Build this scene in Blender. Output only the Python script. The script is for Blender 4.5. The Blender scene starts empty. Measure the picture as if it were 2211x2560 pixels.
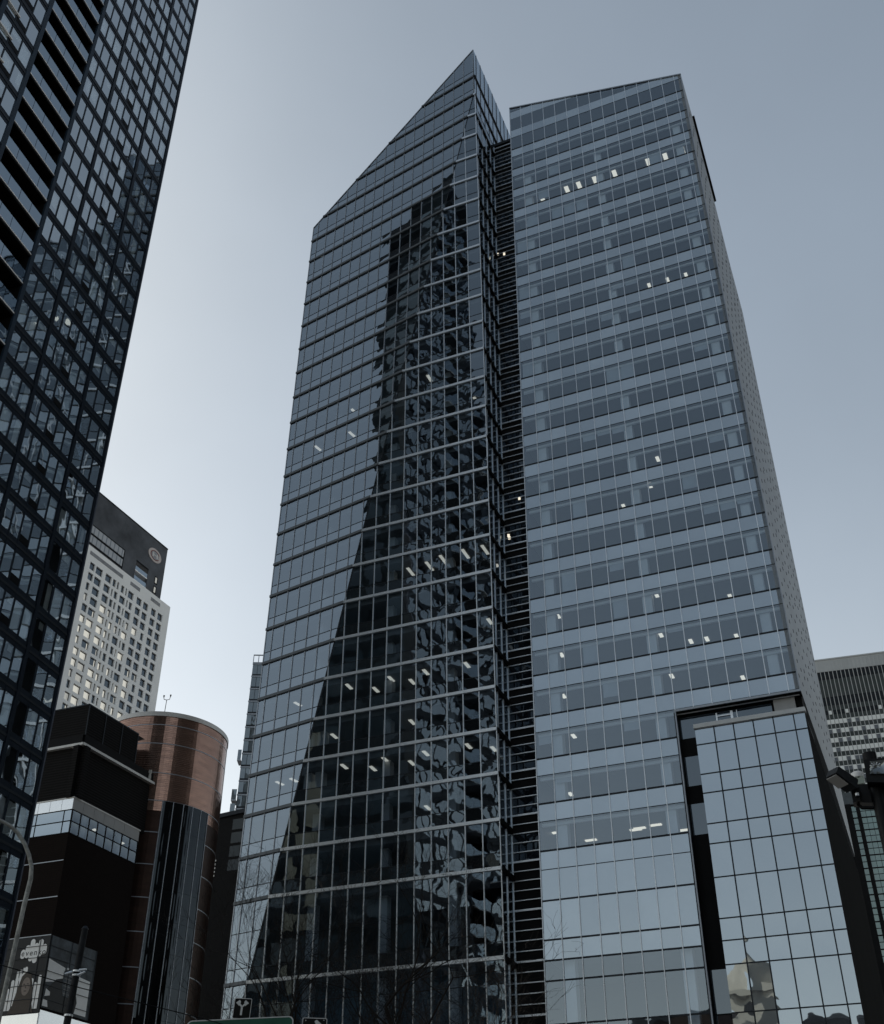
import bpy, math, random
from mathutils import Vector, Matrix, Quaternion
random.seed(7)
S = bpy.context.scene
COL = S.collection
R = math.radians

# ------------------------------------------------------------------ camera
# the eye of the photographer is the origin; the pavement lies 1.7 m below it
GZ = -1.7
FPX, CX, CY, PW = 2795.0, 1105.5, 1280.0, 2211.0
PITCH, ROLL = R(35.657), R(-0.7547)
_cp, _sp, _cr, _sr = math.cos(PITCH), math.sin(PITCH), math.cos(ROLL), math.sin(ROLL)
CM = Matrix(((1, 0, 0), (0, _cp, -_sp), (0, _sp, _cp))) @ Matrix(((1, 0, 0), (0, 0, 1), (0, -1, 0))) @ Matrix(((_cr, -_sr, 0), (_sr, _cr, 0), (0, 0, 1)))
cam = bpy.data.cameras.new('camera')
cam.sensor_fit = 'HORIZONTAL'; cam.sensor_width = 36.0; cam.lens = 36.0 * FPX / PW
cam.clip_start = 0.1; cam.clip_end = 6000
co = bpy.data.objects.new('camera', cam); COL.objects.link(co)
rx, uy, fz = CM @ Vector((1, 0, 0)), CM @ Vector((0, -1, 0)), CM @ Vector((0, 0, 1))
co.matrix_world = Matrix(((rx.x, uy.x, -fz.x, 0), (rx.y, uy.y, -fz.y, 0), (rx.z, uy.z, -fz.z, 0), (0, 0, 0, 1)))
S.camera = co

# ------------------------------------------------------------------ sky, sun, exposure
SUN_AZ, SUN_EL = R(-48), R(42)      # azimuth measured from +Y towards +X
w = bpy.data.worlds.new('World'); S.world = w; w.use_nodes = True
nt = w.node_tree; nt.nodes.clear()
sky = nt.nodes.new('ShaderNodeTexSky'); sky.sky_type = 'NISHITA'; sky.sun_disc = False
sky.sun_elevation = SUN_EL; sky.sun_rotation = SUN_AZ
sky.air_density = 1.0; sky.dust_density = 1.2; sky.ozone_density = 1.0; sky.altitude = 50
hsv = nt.nodes.new('ShaderNodeHueSaturation'); hsv.inputs['Saturation'].default_value = 0.55
bg = nt.nodes.new('ShaderNodeBackground'); bg.inputs['Strength'].default_value = 0.15
wo = nt.nodes.new('ShaderNodeOutputWorld')
geo = nt.nodes.new('ShaderNodeTexCoord'); sep = nt.nodes.new('ShaderNodeSeparateXYZ'); nt.links.new(geo.outputs['Generated'], sep.inputs[0])
inv = nt.nodes.new('ShaderNodeMath'); inv.operation = 'SUBTRACT'; inv.use_clamp = True; inv.inputs[0].default_value = 1.0; nt.links.new(sep.outputs['Z'], inv.inputs[1])
pwr = nt.nodes.new('ShaderNodeMath'); pwr.operation = 'POWER'; pwr.inputs[1].default_value = 2.2; nt.links.new(inv.outputs[0], pwr.inputs[0])
hz = nt.nodes.new('ShaderNodeMath'); hz.operation = 'MULTIPLY_ADD'; hz.inputs[1].default_value = 1.0; hz.inputs[2].default_value = 0.85; nt.links.new(pwr.outputs[0], hz.inputs[0])
cast = nt.nodes.new('ShaderNodeVectorMath'); cast.operation = 'MULTIPLY'
hcol = nt.nodes.new('ShaderNodeMix'); hcol.data_type = 'RGBA'; hcol.inputs['A'].default_value = (0.915, 1.0, 1.025, 1); hcol.inputs['B'].default_value = (1.23, 1.09, 0.88, 1)
nt.links.new(pwr.outputs[0], hcol.inputs['Factor']); nt.links.new(hcol.outputs['Result'], cast.inputs[1])
cn = nt.nodes.new('ShaderNodeTexNoise'); cn.inputs['Scale'].default_value = 2.2; cn.inputs['Detail'].default_value = 5; nt.links.new(geo.outputs['Generated'], cn.inputs['Vector'])
cm = nt.nodes.new('ShaderNodeMapRange'); cm.inputs['From Min'].default_value = 0.3; cm.inputs['From Max'].default_value = 0.7; cm.inputs['To Min'].default_value = 0.93; cm.inputs['To Max'].default_value = 1.07; nt.links.new(cn.outputs['Fac'], cm.inputs['Value'])
cmul = nt.nodes.new('ShaderNodeMath'); cmul.operation = 'MULTIPLY'; nt.links.new(cm.outputs[0], cmul.inputs[0]); nt.links.new(hz.outputs[0], cmul.inputs[1])
hzm = nt.nodes.new('ShaderNodeVectorMath'); hzm.operation = 'SCALE'; nt.links.new(cmul.outputs[0], hzm.inputs['Scale'])
gam = nt.nodes.new('ShaderNodeGamma'); gam.inputs[1].default_value = 0.72
nt.links.new(sky.outputs[0], gam.inputs[0]); nt.links.new(gam.outputs[0], hsv.inputs['Color']); nt.links.new(hsv.outputs[0], cast.inputs[0]); nt.links.new(cast.outputs[0], hzm.inputs[0]); nt.links.new(hzm.outputs[0], bg.inputs[0]); nt.links.new(bg.outputs[0], wo.inputs[0])
sl = bpy.data.lights.new('sun', 'SUN'); sl.energy = 2.5; sl.angle = R(0.5); sl.color = (1.0, 0.93, 0.82)
so = bpy.data.objects.new('sun', sl); COL.objects.link(so)
sd = Vector((math.sin(SUN_AZ) * math.cos(SUN_EL), math.cos(SUN_AZ) * math.cos(SUN_EL), math.sin(SUN_EL)))
so.rotation_euler = sd.to_track_quat('Z', 'Y').to_euler(); so.location = sd * 300
S.view_settings.view_transform = 'Standard'; S.view_settings.look = 'None'
S.view_settings.gamma = 1.0; S.view_settings.use_curve_mapping = False
S.view_settings.exposure = 0.38

# ------------------------------------------------------------------ helpers
def ray(x, y):
    return (CM @ Vector(((x - CX) / FPX, (y - CY) / FPX, 1.0))).normalized()
def at(x, y, D):
    d = ray(x, y); return d * (D / math.hypot(d.x, d.y))
CMT = CM.transposed()
def seen(p):
    c = CMT @ Vector(p)
    if c.z < 0.1: return None
    return (CX + FPX * c.x / c.z, CY + FPX * c.y / c.z)
def shown_area(vs):
    q = [seen(v) for v in vs]
    if any(p is None for p in q): return 0.0
    q = [(min(max(x, 0), 2211), min(max(y, 0), 2560)) for x, y in q]
    return abs(sum(q[i][0] * q[(i + 1) % len(q)][1] - q[(i + 1) % len(q)][0] * q[i][1] for i in range(len(q)))) / 2

class MB:
    def __init__(s): s.v = []; s.f = []; s.m = []; s.r = []; s.uv = []; s.sm = []
    def face(s, pts, m=0, uv=None, r=None, smooth=False):
        b = len(s.v); s.v += [tuple(p) for p in pts]; s.f.append(tuple(range(b, b + len(pts))))
        s.m.append(m); s.r.append(random.random() if r is None else r)
        s.uv.append(uv or [(0, 0), (1, 0), (1, 1), (0, 1)][:len(pts)] + [(0.5, 0.5)] * max(0, len(pts) - 4)); s.sm.append(smooth)
    def hexa(s, a, b, c, d, e, f, g, h, m=0):      # abcd bottom loop, efgh top loop
        r = random.random()
        for q in ((d, c, b, a), (e, f, g, h), (a, b, f, e), (b, c, g, f), (c, d, h, g), (d, a, e, h)): s.face(q, m, r=r)
    def box(s, x0, x1, y0, y1, z0, z1, m=0):
        V = Vector
        s.hexa(V((x0, y0, z0)), V((x1, y0, z0)), V((x1, y1, z0)), V((x0, y1, z0)), V((x0, y0, z1)), V((x1, y0, z1)), V((x1, y1, z1)), V((x0, y1, z1)), m)
    def slab(s, fc, s0, s1, t0, t1, d0, d1, m=0):  # a box in the coordinates of a facade
        P = fc.P
        s.hexa(P(s0, t0, d0), P(s1, t0, d0), P(s1, t0, d1), P(s0, t0, d1), P(s0, t1, d0), P(s1, t1, d0), P(s1, t1, d1), P(s0, t1, d1), m)
    def bar(s, fc, a, b, wd, d0, d1, m=0):         # bar along a facade from (s,t) a to b
        ax = Vector((b[0] - a[0], b[1] - a[1])); L = ax.length
        if L < 1e-6: return
        px = Vector((-ax.y, ax.x)) / L * wd / 2
        P = fc.P; c = [(a[0] - px.x, a[1] - px.y), (b[0] - px.x, b[1] - px.y), (b[0] + px.x, b[1] + px.y), (a[0] + px.x, a[1] + px.y)]
        s.hexa(*[P(x, y, d0) for x, y in c], *[P(x, y, d1) for x, y in c], m)
    def prism(s, fc, poly, d0, d1, m=0):           # plate of a facade polygon
        P = fc.P; n = len(poly)
        s.face([P(x, y, d1) for x, y in poly], m); s.face([P(x, y, d0) for x, y in reversed(poly)], m)
        for i in range(n):
            a, b = poly[i], poly[(i + 1) % n]
            s.face([P(*a, d0), P(*b, d0), P(*b, d1), P(*a, d1)], m)
    def tube(s, pts, rad, n=8, m=0, caps=True):
        pts = [Vector(p) for p in pts]; rad = rad if isinstance(rad, (list, tuple)) else [rad] * len(pts)
        rings = []; ref = None
        for i, p in enumerate(pts):
            d = (pts[min(i + 1, len(pts) - 1)] - pts[max(i - 1, 0)]).normalized()
            if ref is None: ref = d.orthogonal()
            ref = (ref - d * ref.dot(d)).normalized(); bi = d.cross(ref)
            rings.append([p + (ref * math.cos(k * 2 * math.pi / n) + bi * math.sin(k * 2 * math.pi / n)) * rad[i] for k in range(n)])
        b = len(s.v)
        for r in rings: s.v += [tuple(p) for p in r]
        for i in range(len(pts) - 1):
            for k in range(n):
                s.f.append((b + i * n + k, b + i * n + (k + 1) % n, b + (i + 1) * n + (k + 1) % n, b + (i + 1) * n + k))
                s.m.append(m); s.r.append(0.5); s.uv.append([(0, 0), (1, 0), (1, 1), (0, 1)]); s.sm.append(True)
        if caps:
            for r, rev in ((rings[0], True), (rings[-1], False)):
                s.face(list(reversed(r)) if rev else r, m, uv=[(0, 0)] * n)
    def build(s, name, mats, parent=None, stuff=False):
        me = bpy.data.meshes.new(name); me.from_pydata(s.v, [], s.f)
        for m in (mats if isinstance(mats, (list, tuple)) else [mats]): me.materials.append(m)
        me.polygons.foreach_set('material_index', s.m); me.polygons.foreach_set('use_smooth', s.sm)
        ul = me.uv_layers.new(name='pane'); fl = []
        for u in s.uv:
            for a in u: fl += [a[0], a[1]]
        ul.data.foreach_set('uv', fl)
        at_ = me.attributes.new('rnd', 'FLOAT', 'FACE'); at_.data.foreach_set('value', s.r)
        me.update()
        o = bpy.data.objects.new(name, me); COL.objects.link(o)
        if parent is not None: o.parent = parent
        if stuff: o['kind'] = 'stuff'
        return o

def thing(name, label, cat, group=None):
    o = bpy.data.objects.new(name, None); COL.objects.link(o); o['label'] = label; o['category'] = cat
    o.empty_display_size = 0.5
    if group: o['group'] = group
    return o
def tag(o, label, cat, group=None):
    o['label'] = label; o['category'] = cat
    if group: o['group'] = group
    return o
def structure(mb, name, m):
    o = mb.build(name, m); o['kind'] = 'structure'; return o

class Face:
    """a facade plane: O origin, u along it, v up it, n outwards"""
    def __init__(s, O, u, v=(0, 0, 1), flip=False):
        s.O = Vector(O); s.u = Vector(u); s.v = Vector(v)
        s.n = s.u.cross(s.v).normalized()
        s.flip = flip
        if flip: s.n = -s.n
    def P(s, a, b, d=0.0): return s.O + s.u * a + s.v * b + s.n * d
def udir(deg): return Vector((math.cos(R(deg)), math.sin(R(deg)), 0))

def clip(poly, a, b, c):          # keep a*s + b*t <= c
    out = []
    for i in range(len(poly)):
        p, q = poly[i], poly[(i + 1) % len(poly)]
        fp, fq = a * p[0] + b * p[1] - c, a * q[0] + b * q[1] - c
        if fp <= 0: out.append(p)
        if (fp < 0 < fq) or (fq < 0 < fp):
            k = fp / (fp - fq); out.append((p[0] + (q[0] - p[0]) * k, p[1] + (q[1] - p[1]) * k))
    return out
def clip_rect(poly, s0, s1, t0, t1):
    for h in ((1, 0, s1), (-1, 0, -s0), (0, 1, t1), (0, -1, -t0)):
        poly = clip(poly, *h)
        if len(poly) < 3: return []
    return poly
def span_s(poly, s):              # t range of the polygon at s
    ts = []
    for i in range(len(poly)):
        (a, b), (c, d) = poly[i], poly[(i + 1) % len(poly)]
        if (a - s) * (c - s) <= 0 and abs(a - c) > 1e-9: ts.append(b + (d - b) * (s - a) / (c - a))
    return (min(ts), max(ts)) if len(ts) > 1 else None
def span_t(poly, t):
    r = span_s([(b, a) for a, b in poly], t)
    return r
def area(poly):
    return abs(sum(poly[i][0] * poly[(i + 1) % len(poly)][1] - poly[(i + 1) % len(poly)][0] * poly[i][1] for i in range(len(poly)))) / 2

class Panes:
    """collects the panes of one facade; the hundred that show largest become parts"""
    def __init__(s): s.rec = []
    def add(s, fc, poly, rect, d=0.0, m=0):
        if len(poly) < 3 or area(poly) < 0.02: return
        s0, s1, t0, t1 = rect
        if fc.flip: poly = poly[::-1]
        uv = [((a - s0) / (s1 - s0), (b - t0) / (t1 - t0)) for a, b in poly]
        s.rec.append(([fc.P(a, b, d) for a, b in poly], uv, random.random(), m))
    def build(s, name, mats, parent, limit=100):
        rk = sorted(s.rec, key=lambda r: -shown_area(r[0]))
        for k, (vs, uv, r, m) in enumerate(rk[:limit]):
            b = MB(); b.face(vs, 0, uv, r); b.build(name, mats[m] if isinstance(mats, (list, tuple)) else mats, parent)
        if rk[limit:]:
            b = MB()
            for vs, uv, r, m in rk[limit:]: b.face(vs, m, uv, r)
            b.build(name, mats, parent, stuff=True)
def boxes(lst, name, m, parent, limit=100):
    """lst: functions that add one piece each to a mesh builder; first ones become parts"""
    for fn in lst[:limit]:
        b = MB(); fn(b); b.build(name, m, parent)
    if lst[limit:]:
        b = MB()
        for fn in lst[limit:]: fn(b)
        b.build(name, m, parent, stuff=True)

# ------------------------------------------------------------------ materials
def newmat(name):
    m = bpy.data.materials.new(name); m.use_nodes = True; t = m.node_tree; t.nodes.clear()
    return m, t, t.nodes.new('ShaderNodeOutputMaterial')
def N(t, typ, **kw):
    n = t.nodes.new(typ)
    for k, v in kw.items():
        if hasattr(n, k): setattr(n, k, v)
        else: n.inputs[k].default_value = v
    return n
def L(t, a, b): t.links.new(a, b)
def solid(name, col, rough=0.6, metal=0.0, var=0.15, scale=0.8, bump=0.0, spec=0.18, stretch=None):
    m, t, o = newmat(name)
    p = N(t, 'ShaderNodeBsdfPrincipled'); p.inputs['Roughness'].default_value = rough; p.inputs['Metallic'].default_value = metal
    p.inputs['Specular IOR Level'].default_value = spec
    tc = N(t, 'ShaderNodeTexCoord'); mp = N(t, 'ShaderNodeMapping')
    if stretch: mp.inputs['Scale'].default_value = stretch
    n1 = N(t, 'ShaderNodeTexNoise'); n1.inputs['Scale'].default_value = scale; n1.inputs['Detail'].default_value = 6; n1.inputs['Roughness'].default_value = 0.65
    L(t, tc.outputs['Object'], mp.inputs[0]); L(t, mp.outputs[0], n1.inputs['Vector'])
    mr = N(t, 'ShaderNodeMapRange'); mr.inputs['From Min'].default_value = 0.25; mr.inputs['From Max'].default_value = 0.75
    mr.inputs['To Min'].default_value = 1 - var; mr.inputs['To Max'].default_value = 1 + var
    L(t, n1.outputs['Fac'], mr.inputs['Value'])
    mu = N(t, 'ShaderNodeVectorMath', operation='SCALE'); mu.inputs[0].default_value = col[:3]
    L(t, mr.outputs[0], mu.inputs['Scale']); L(t, mu.outputs[0], p.inputs['Base Color'])
    if bump:
        b = N(t, 'ShaderNodeBump'); b.inputs['Distance'].default_value = bump; b.inputs['Strength'].default_value = 1
        L(t, n1.outputs['Fac'], b.inputs['Height']); L(t, b.outputs[0], p.inputs['Normal'])
    L(t, p.outputs[0], o.inputs[0])
    return m
def glass_normal(t, pillow, wave, tilt, wscale=0.55):
    """slightly bulged, wavy and tilted sheets, each pane in its own way"""
    uv = N(t, 'ShaderNodeUVMap'); uv.uv_map = 'pane'
    sx = N(t, 'ShaderNodeSeparateXYZ'); L(t, uv.outputs[0], sx.inputs[0])
    def par(out):
        a = N(t, 'ShaderNodeMath', operation='MULTIPLY_ADD'); a.inputs[1].default_value = 2; a.inputs[2].default_value = -1; L(t, out, a.inputs[0])
        b = N(t, 'ShaderNodeMath', operation='MULTIPLY'); L(t, a.outputs[0], b.inputs[0]); L(t, a.outputs[0], b.inputs[1])
        c = N(t, 'ShaderNodeMath', operation='SUBTRACT'); c.inputs[0].default_value = 1; L(t, b.outputs[0], c.inputs[1]); return c.outputs[0]
    pm = N(t, 'ShaderNodeMath', operation='MULTIPLY'); L(t, par(sx.outputs[0]), pm.inputs[0]); L(t, par(sx.outputs[1]), pm.inputs[1])
    at_ = N(t, 'ShaderNodeAttribute'); at_.attribute_name = 'rnd'
    wn = N(t, 'ShaderNodeTexWhiteNoise', noise_dimensions='1D'); L(t, at_.outputs['Fac'], wn.inputs['W'])
    pr = N(t, 'ShaderNodeMapRange'); pr.inputs['To Min'].default_value = -pillow * 0.4; pr.inputs['To Max'].default_value = -pillow * 1.3; L(t, at_.outputs['Fac'], pr.inputs['Value'])
    ph = N(t, 'ShaderNodeMath', operation='MULTIPLY'); L(t, pm.outputs[0], ph.inputs[0]); L(t, pr.outputs[0], ph.inputs[1])
    tc = N(t, 'ShaderNodeTexCoord')
    of = N(t, 'ShaderNodeVectorMath', operation='SCALE'); of.inputs['Scale'].default_value = 60; L(t, wn.outputs['Color'], of.inputs[0])
    ad = N(t, 'ShaderNodeVectorMath', operation='ADD'); L(t, tc.outputs['Object'], ad.inputs[0]); L(t, of.outputs[0], ad.inputs[1])
    nz = N(t, 'ShaderNodeTexNoise'); nz.inputs['Scale'].default_value = wscale; nz.inputs['Detail'].default_value = 1.5; L(t, ad.outputs[0], nz.inputs['Vector'])
    hh = N(t, 'ShaderNodeMath', operation='MULTIPLY_ADD'); hh.inputs[1].default_value = wave; L(t, nz.outputs['Fac'], hh.inputs[0]); L(t, ph.outputs[0], hh.inputs[2])
    bp = N(t, 'ShaderNodeBump'); bp.inputs['Strength'].default_value = 1; bp.inputs['Distance'].default_value = 1; L(t, hh.outputs[0], bp.inputs['Height'])
    tv = N(t, 'ShaderNodeVectorMath', operation='SUBTRACT'); tv.inputs[1].default_value = (0.5, 0.5, 0.5); L(t, wn.outputs['Color'], tv.inputs[0])
    ts = N(t, 'ShaderNodeVectorMath', operation='SCALE'); ts.inputs['Scale'].default_value = tilt; L(t, tv.outputs[0], ts.inputs[0])
    na = N(t, 'ShaderNodeVectorMath', operation='ADD'); L(t, bp.outputs[0], na.inputs[0]); L(t, ts.outputs[0], na.inputs[1])
    nn = N(t, 'ShaderNodeVectorMath', operation='NORMALIZE'); L(t, na.outputs[0], nn.inputs[0])
    return nn.outputs[0], at_
def glass(name, trans, ior=2.6, refl=(0.78, 0.90, 1.0), pillow=0.003, wave=0.004, tilt=0.006, back=None, backvar=0.12, rough=0.01):
    """coated glass: mirror by Fresnel over clear tinted glass, or over a back-painted sheet (back)"""
    m, t, o = newmat(name)
    nrm, at_ = glass_normal(t, pillow, wave, tilt)
    r0 = ((ior - 1) / (ior + 1)) ** 2
    lw = N(t, 'ShaderNodeLayerWeight'); lw.inputs['Blend'].default_value = 0.5; L(t, nrm, lw.inputs['Normal'])
    pw = N(t, 'ShaderNodeMath', operation='POWER'); pw.inputs[1].default_value = 5; L(t, lw.outputs['Facing'], pw.inputs[0])
    fr = N(t, 'ShaderNodeMath', operation='MULTIPLY_ADD'); fr.inputs[1].default_value = 1 - r0; fr.inputs[2].default_value = r0; L(t, pw.outputs[0], fr.inputs[0])
    gl = N(t, 'ShaderNodeBsdfGlossy'); gl.inputs['Color'].default_value = (*refl, 1); gl.inputs['Roughness'].default_value = rough; L(t, nrm, gl.inputs['Normal'])
    if back is None:
        bs = N(t, 'ShaderNodeBsdfTransparent'); bs.inputs['Color'].default_value = (*trans, 1)
    else:
        bs = N(t, 'ShaderNodeBsdfDiffuse')
        mr = N(t, 'ShaderNodeMapRange'); mr.inputs['To Min'].default_value = 1 - backvar; mr.inputs['To Max'].default_value = 1 + backvar; L(t, at_.outputs['Fac'], mr.inputs['Value'])
        tc = N(t, 'ShaderNodeTexCoord'); nz = N(t, 'ShaderNodeTexNoise'); nz.inputs['Scale'].default_value = 0.35; nz.inputs['Detail'].default_value = 4; L(t, tc.outputs['Object'], nz.inputs['Vector'])
        m2 = N(t, 'ShaderNodeMapRange'); m2.inputs['To Min'].default_value = 0.82; m2.inputs['To Max'].default_value = 1.18; L(t, nz.outputs['Fac'], m2.inputs['Value'])
        mm = N(t, 'ShaderNodeMath', operation='MULTIPLY'); L(t, mr.outputs[0], mm.inputs[0]); L(t, m2.outputs[0], mm.inputs[1])
        sc = N(t, 'ShaderNodeVectorMath', operation='SCALE'); sc.inputs[0].default_value = back; L(t, mm.outputs[0], sc.inputs['Scale']); L(t, sc.outputs[0], bs.inputs['Color'])
    mx = N(t, 'ShaderNodeMixShader'); L(t, fr.outputs[0], mx.inputs[0]); L(t, bs.outputs[0], mx.inputs[1]); L(t, gl.outputs[0], mx.inputs[2]); L(t, mx.outputs[0], o.inputs[0])
    return m
def lit(name, col, st):
    m, t, o = newmat(name); e = N(t, 'ShaderNodeEmission'); e.inputs[0].default_value = (*col, 1); e.inputs[1].default_value = st; L(t, e.outputs[0], o.inputs[0]); return m
def lined(name, c1, c2, period, frac, rough=0.5, metal=0.0, axis='Z', var=0.1):
    """flat sheet with fine horizontal joints or louvre blades"""
    m, t, o = newmat(name); p = N(t, 'ShaderNodeBsdfPrincipled'); p.inputs['Roughness'].default_value = rough; p.inputs['Metallic'].default_value = metal; p.inputs['Specular IOR Level'].default_value = 0.15
    tc = N(t, 'ShaderNodeTexCoord'); sx = N(t, 'ShaderNodeSeparateXYZ'); L(t, tc.outputs['Object'], sx.inputs[0])
    d = N(t, 'ShaderNodeMath', operation='DIVIDE'); d.inputs[1].default_value = period; L(t, sx.outputs[axis], d.inputs[0])
    f = N(t, 'ShaderNodeMath', operation='FRACT'); L(t, d.outputs[0], f.inputs[0])
    g = N(t, 'ShaderNodeMath', operation='LESS_THAN'); g.inputs[1].default_value = frac; L(t, f.outputs[0], g.inputs[0])
    nz = N(t, 'ShaderNodeTexNoise'); nz.inputs['Scale'].default_value = 0.5; nz.inputs['Detail'].default_value = 5; L(t, tc.outputs['Object'], nz.inputs['Vector'])
    mr = N(t, 'ShaderNodeMapRange'); mr.inputs['To Min'].default_value = 1 - var * 2; mr.inputs['To Max'].default_value = 1 + var * 2; L(t, nz.outputs['Fac'], mr.inputs['Value'])
    mx = N(t, 'ShaderNodeMix', data_type='RGBA'); mx.inputs['A'].default_value = (*c1, 1); mx.inputs['B'].default_value = (*c2, 1); L(t, g.outputs[0], mx.inputs['Factor'])
    sc = N(t, 'ShaderNodeVectorMath', operation='SCALE'); L(t, mx.outputs['Result'], sc.inputs[0]); L(t, mr.outputs[0], sc.inputs['Scale']); L(t, sc.outputs[0], p.inputs['Base Color'])
    b = N(t, 'ShaderNodeBump'); b.inputs['Distance'].default_value = 0.03; L(t, g.outputs[0], b.inputs['Height']); L(t, b.outputs[0], p.inputs['Normal'])
    L(t, p.outputs[0], o.inputs[0]); return m

M = {}
M['vision'] = glass('office vision glass', (0.42, 0.48, 0.55), 3.1)
M['visionB'] = glass('office vision glass wavy', (0.40, 0.46, 0.52), 2.7, pillow=0.004, wave=0.007, tilt=0.008)
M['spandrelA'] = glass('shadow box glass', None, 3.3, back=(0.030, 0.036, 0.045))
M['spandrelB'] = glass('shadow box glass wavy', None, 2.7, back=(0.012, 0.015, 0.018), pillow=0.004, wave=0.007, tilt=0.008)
M['spandrelR'] = glass('fritted spandrel glass', None, 3.8, back=(0.24, 0.285, 0.335), pillow=0.003, wave=0.006, tilt=0.010, backvar=0.3)
M['boxglass'] = glass('pale box glass', None, 4.6, back=(0.09, 0.10, 0.115), pillow=0.004, backvar=0.3, tilt=0.005, wave=0.004)
M['silver'] = solid('brushed aluminium', (0.66, 0.70, 0.74), 0.38, 0.85, 0.08, 1.5)
M['dull_silver'] = solid('anodised aluminium', (0.30, 0.33, 0.37), 0.45, 0.7, 0.1, 1.5)
M['dark_frame'] = solid('dark anodised frame', (0.022, 0.027, 0.034), 0.45, 0.3, 0.2)
M['black'] = solid('black cladding', (0.005, 0.0055, 0.0065), 0.6, 0.0, 0.3, spec=0.1)
M['ceiling'] = solid('interior ceiling', (0.30, 0.31, 0.32), 0.9, 0, 0.05)
M['interior'] = solid('interior walls', (0.12, 0.13, 0.14), 0.9, 0, 0.2, 0.3)
M['column'] = solid('plastered column', (0.82, 0.84, 0.85), 0.85, 0, 0.06)
M['lamp'] = lit('ceiling lamp', (1.0, 0.92, 0.76), 0.78)
M['lamp_dim'] = lit('dim ceiling lamp', (1.0, 0.90, 0.72), 0.8)
M['roof'] = solid('roof membrane', (0.12, 0.13, 0.14), 0.9)

M['band_dark'] = solid('band metal with painted dim reflection', (0.10, 0.115, 0.13), 0.45, 0.3, 0.12, 1.5)  # darker copy of the silver band; left plane's dimmer reflection painted in
RND = random.Random(3)
# ------------------------------------------------------------------ ground, road, pavement
b = MB(); b.box(-2500, 2500, -2500, 2500, GZ - 1.2, GZ - 0.15); structure(b, 'ground', solid('paved ground', (0.12, 0.12, 0.12), 0.9, 0, 0.2, 0.2))
b = MB(); b.face([(-400, -14, GZ - 0.12), (400, -14, GZ - 0.12), (400, 30, GZ - 0.12), (-400, 30, GZ - 0.12)]); structure(b, 'road', solid('asphalt', (0.05, 0.05, 0.052), 0.85, 0, 0.25, 3, 0.004))
b = MB()
for k in range(-20, 21): b.face([(k * 9, 7.9, GZ - 0.116), (k * 9 + 3, 7.9, GZ - 0.116), (k * 9 + 3, 8.05, GZ - 0.116), (k * 9, 8.05, GZ - 0.116)])
structure(b, 'road_marking', solid('road paint', (0.75, 0.75, 0.72), 0.7))
for y0, y1 in ((-26, -14), (30, 46)):
    b = MB(); b.box(-400, 400, y0, y1, GZ - 0.14, GZ); structure(b, 'pavement', solid('concrete pavement', (0.30, 0.30, 0.29), 0.9, 0, 0.15, 0.6))
b = MB(); b.box(-70, 60, 46.2, 88, GZ - 0.14, GZ - 0.01); structure(b, 'plaza', solid('plaza paving', (0.26, 0.26, 0.26), 0.85, 0, 0.12, 0.8))

# ------------------------------------------------------------------ pointed glass tower (two folded glass planes)
LV = [1.5 + 4 * k for k in range(34)]           # slab levels of both glass towers: 1.5, 5.5 ... 133.5
BASE = [5.5, 11.5, 17.6]                         # bands of the lobby storeys
A = Face((-18.05, 101.57, 0), (0.8243, -0.5662, 0))
_E0 = Vector((5.69, 91.776, 0)); _Ev = Vector((-0.0162, -0.03828, 1.0))
_ub = Vector((-0.9171, 0.3987, 0))
B = Face(_E0, _ub, _Ev, flip=True)               # s runs to the left from the leaning corner
PA = [(0, 11.2), (26.05, 129.8), (26.05, 139.69), (0, 120.26)]
PB = [(0, GZ), (25.75, GZ), (25.75, 11.0), (0, 130.6)]
tw = thing('glass_tower', 'pointed glass office tower with a folded facade, left of the black louvred slot', 'office tower')
clevels = [22.6] + [29.5 + 4 * k for k in range(27)]      # bands, 22.6 then 29.5 .. 133.5
def crease_s(t): return 4.9 + 0.2197 * (t - 33.5)
visA, visB = Panes(), Panes()
spA, spB = Panes(), Panes()
edgesA = [0, 0.92] + [0.92 + 1.57 * k for k in range(1, 17)]
edgesB = [1.552 * k for k in range(0, 18)]
rows = []                                          # (t0, t1, kind)
lv = [GZ, 5.5, 11.5, 17.65] + clevels
for i, z in enumerate(lv):
    nx = lv[i + 1] if i + 1 < len(lv) else 141.0
    if z >= 29.0: rows += [(z + 0.14, z + 1.26, 's'), (z + 1.26, nx - 0.14, 'v')]
    elif z == 22.6: rows += [(22.74, 23.8, 's'), (23.8, 26.8, 'v'), (26.8, 29.36, 'v')]
    elif z == 17.65: rows += [(17.8, 20.7, 'v'), (20.7, 22.46, 'v')]
    else: rows += [(z + 0.15, nx - 0.15, 'v')]
for fc, poly, ed, vi, sp in ((A, PA, edgesA, visA, spA), (B, PB, edgesB, visB, spB)):
    for t0, t1, kind in rows:
        for j in range(len(ed) - 1):
            c = clip_rect(poly, ed[j], ed[j + 1], t0, t1)
            (vi if kind == 'v' else sp).add(fc, c, (ed[j], ed[j + 1], t0, t1), 0.0)
visA.rec = [(a, u, r, 0) for a, u, r, m in visA.rec]; visB.rec = [(a, u, r, 1) for a, u, r, m in visB.rec]
visA.rec += visB.rec; visA.build('window', [M['vision'], M['visionB']], tw)
spA.rec = [(a, u, r, 0) for a, u, r, m in spA.rec]; spB.rec = [(a, u, r, 1) for a, u, r, m in spB.rec]
spA.rec += spB.rec; spA.build('spandrel_panel', [M['spandrelA'], M['spandrelB']], tw)
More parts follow.
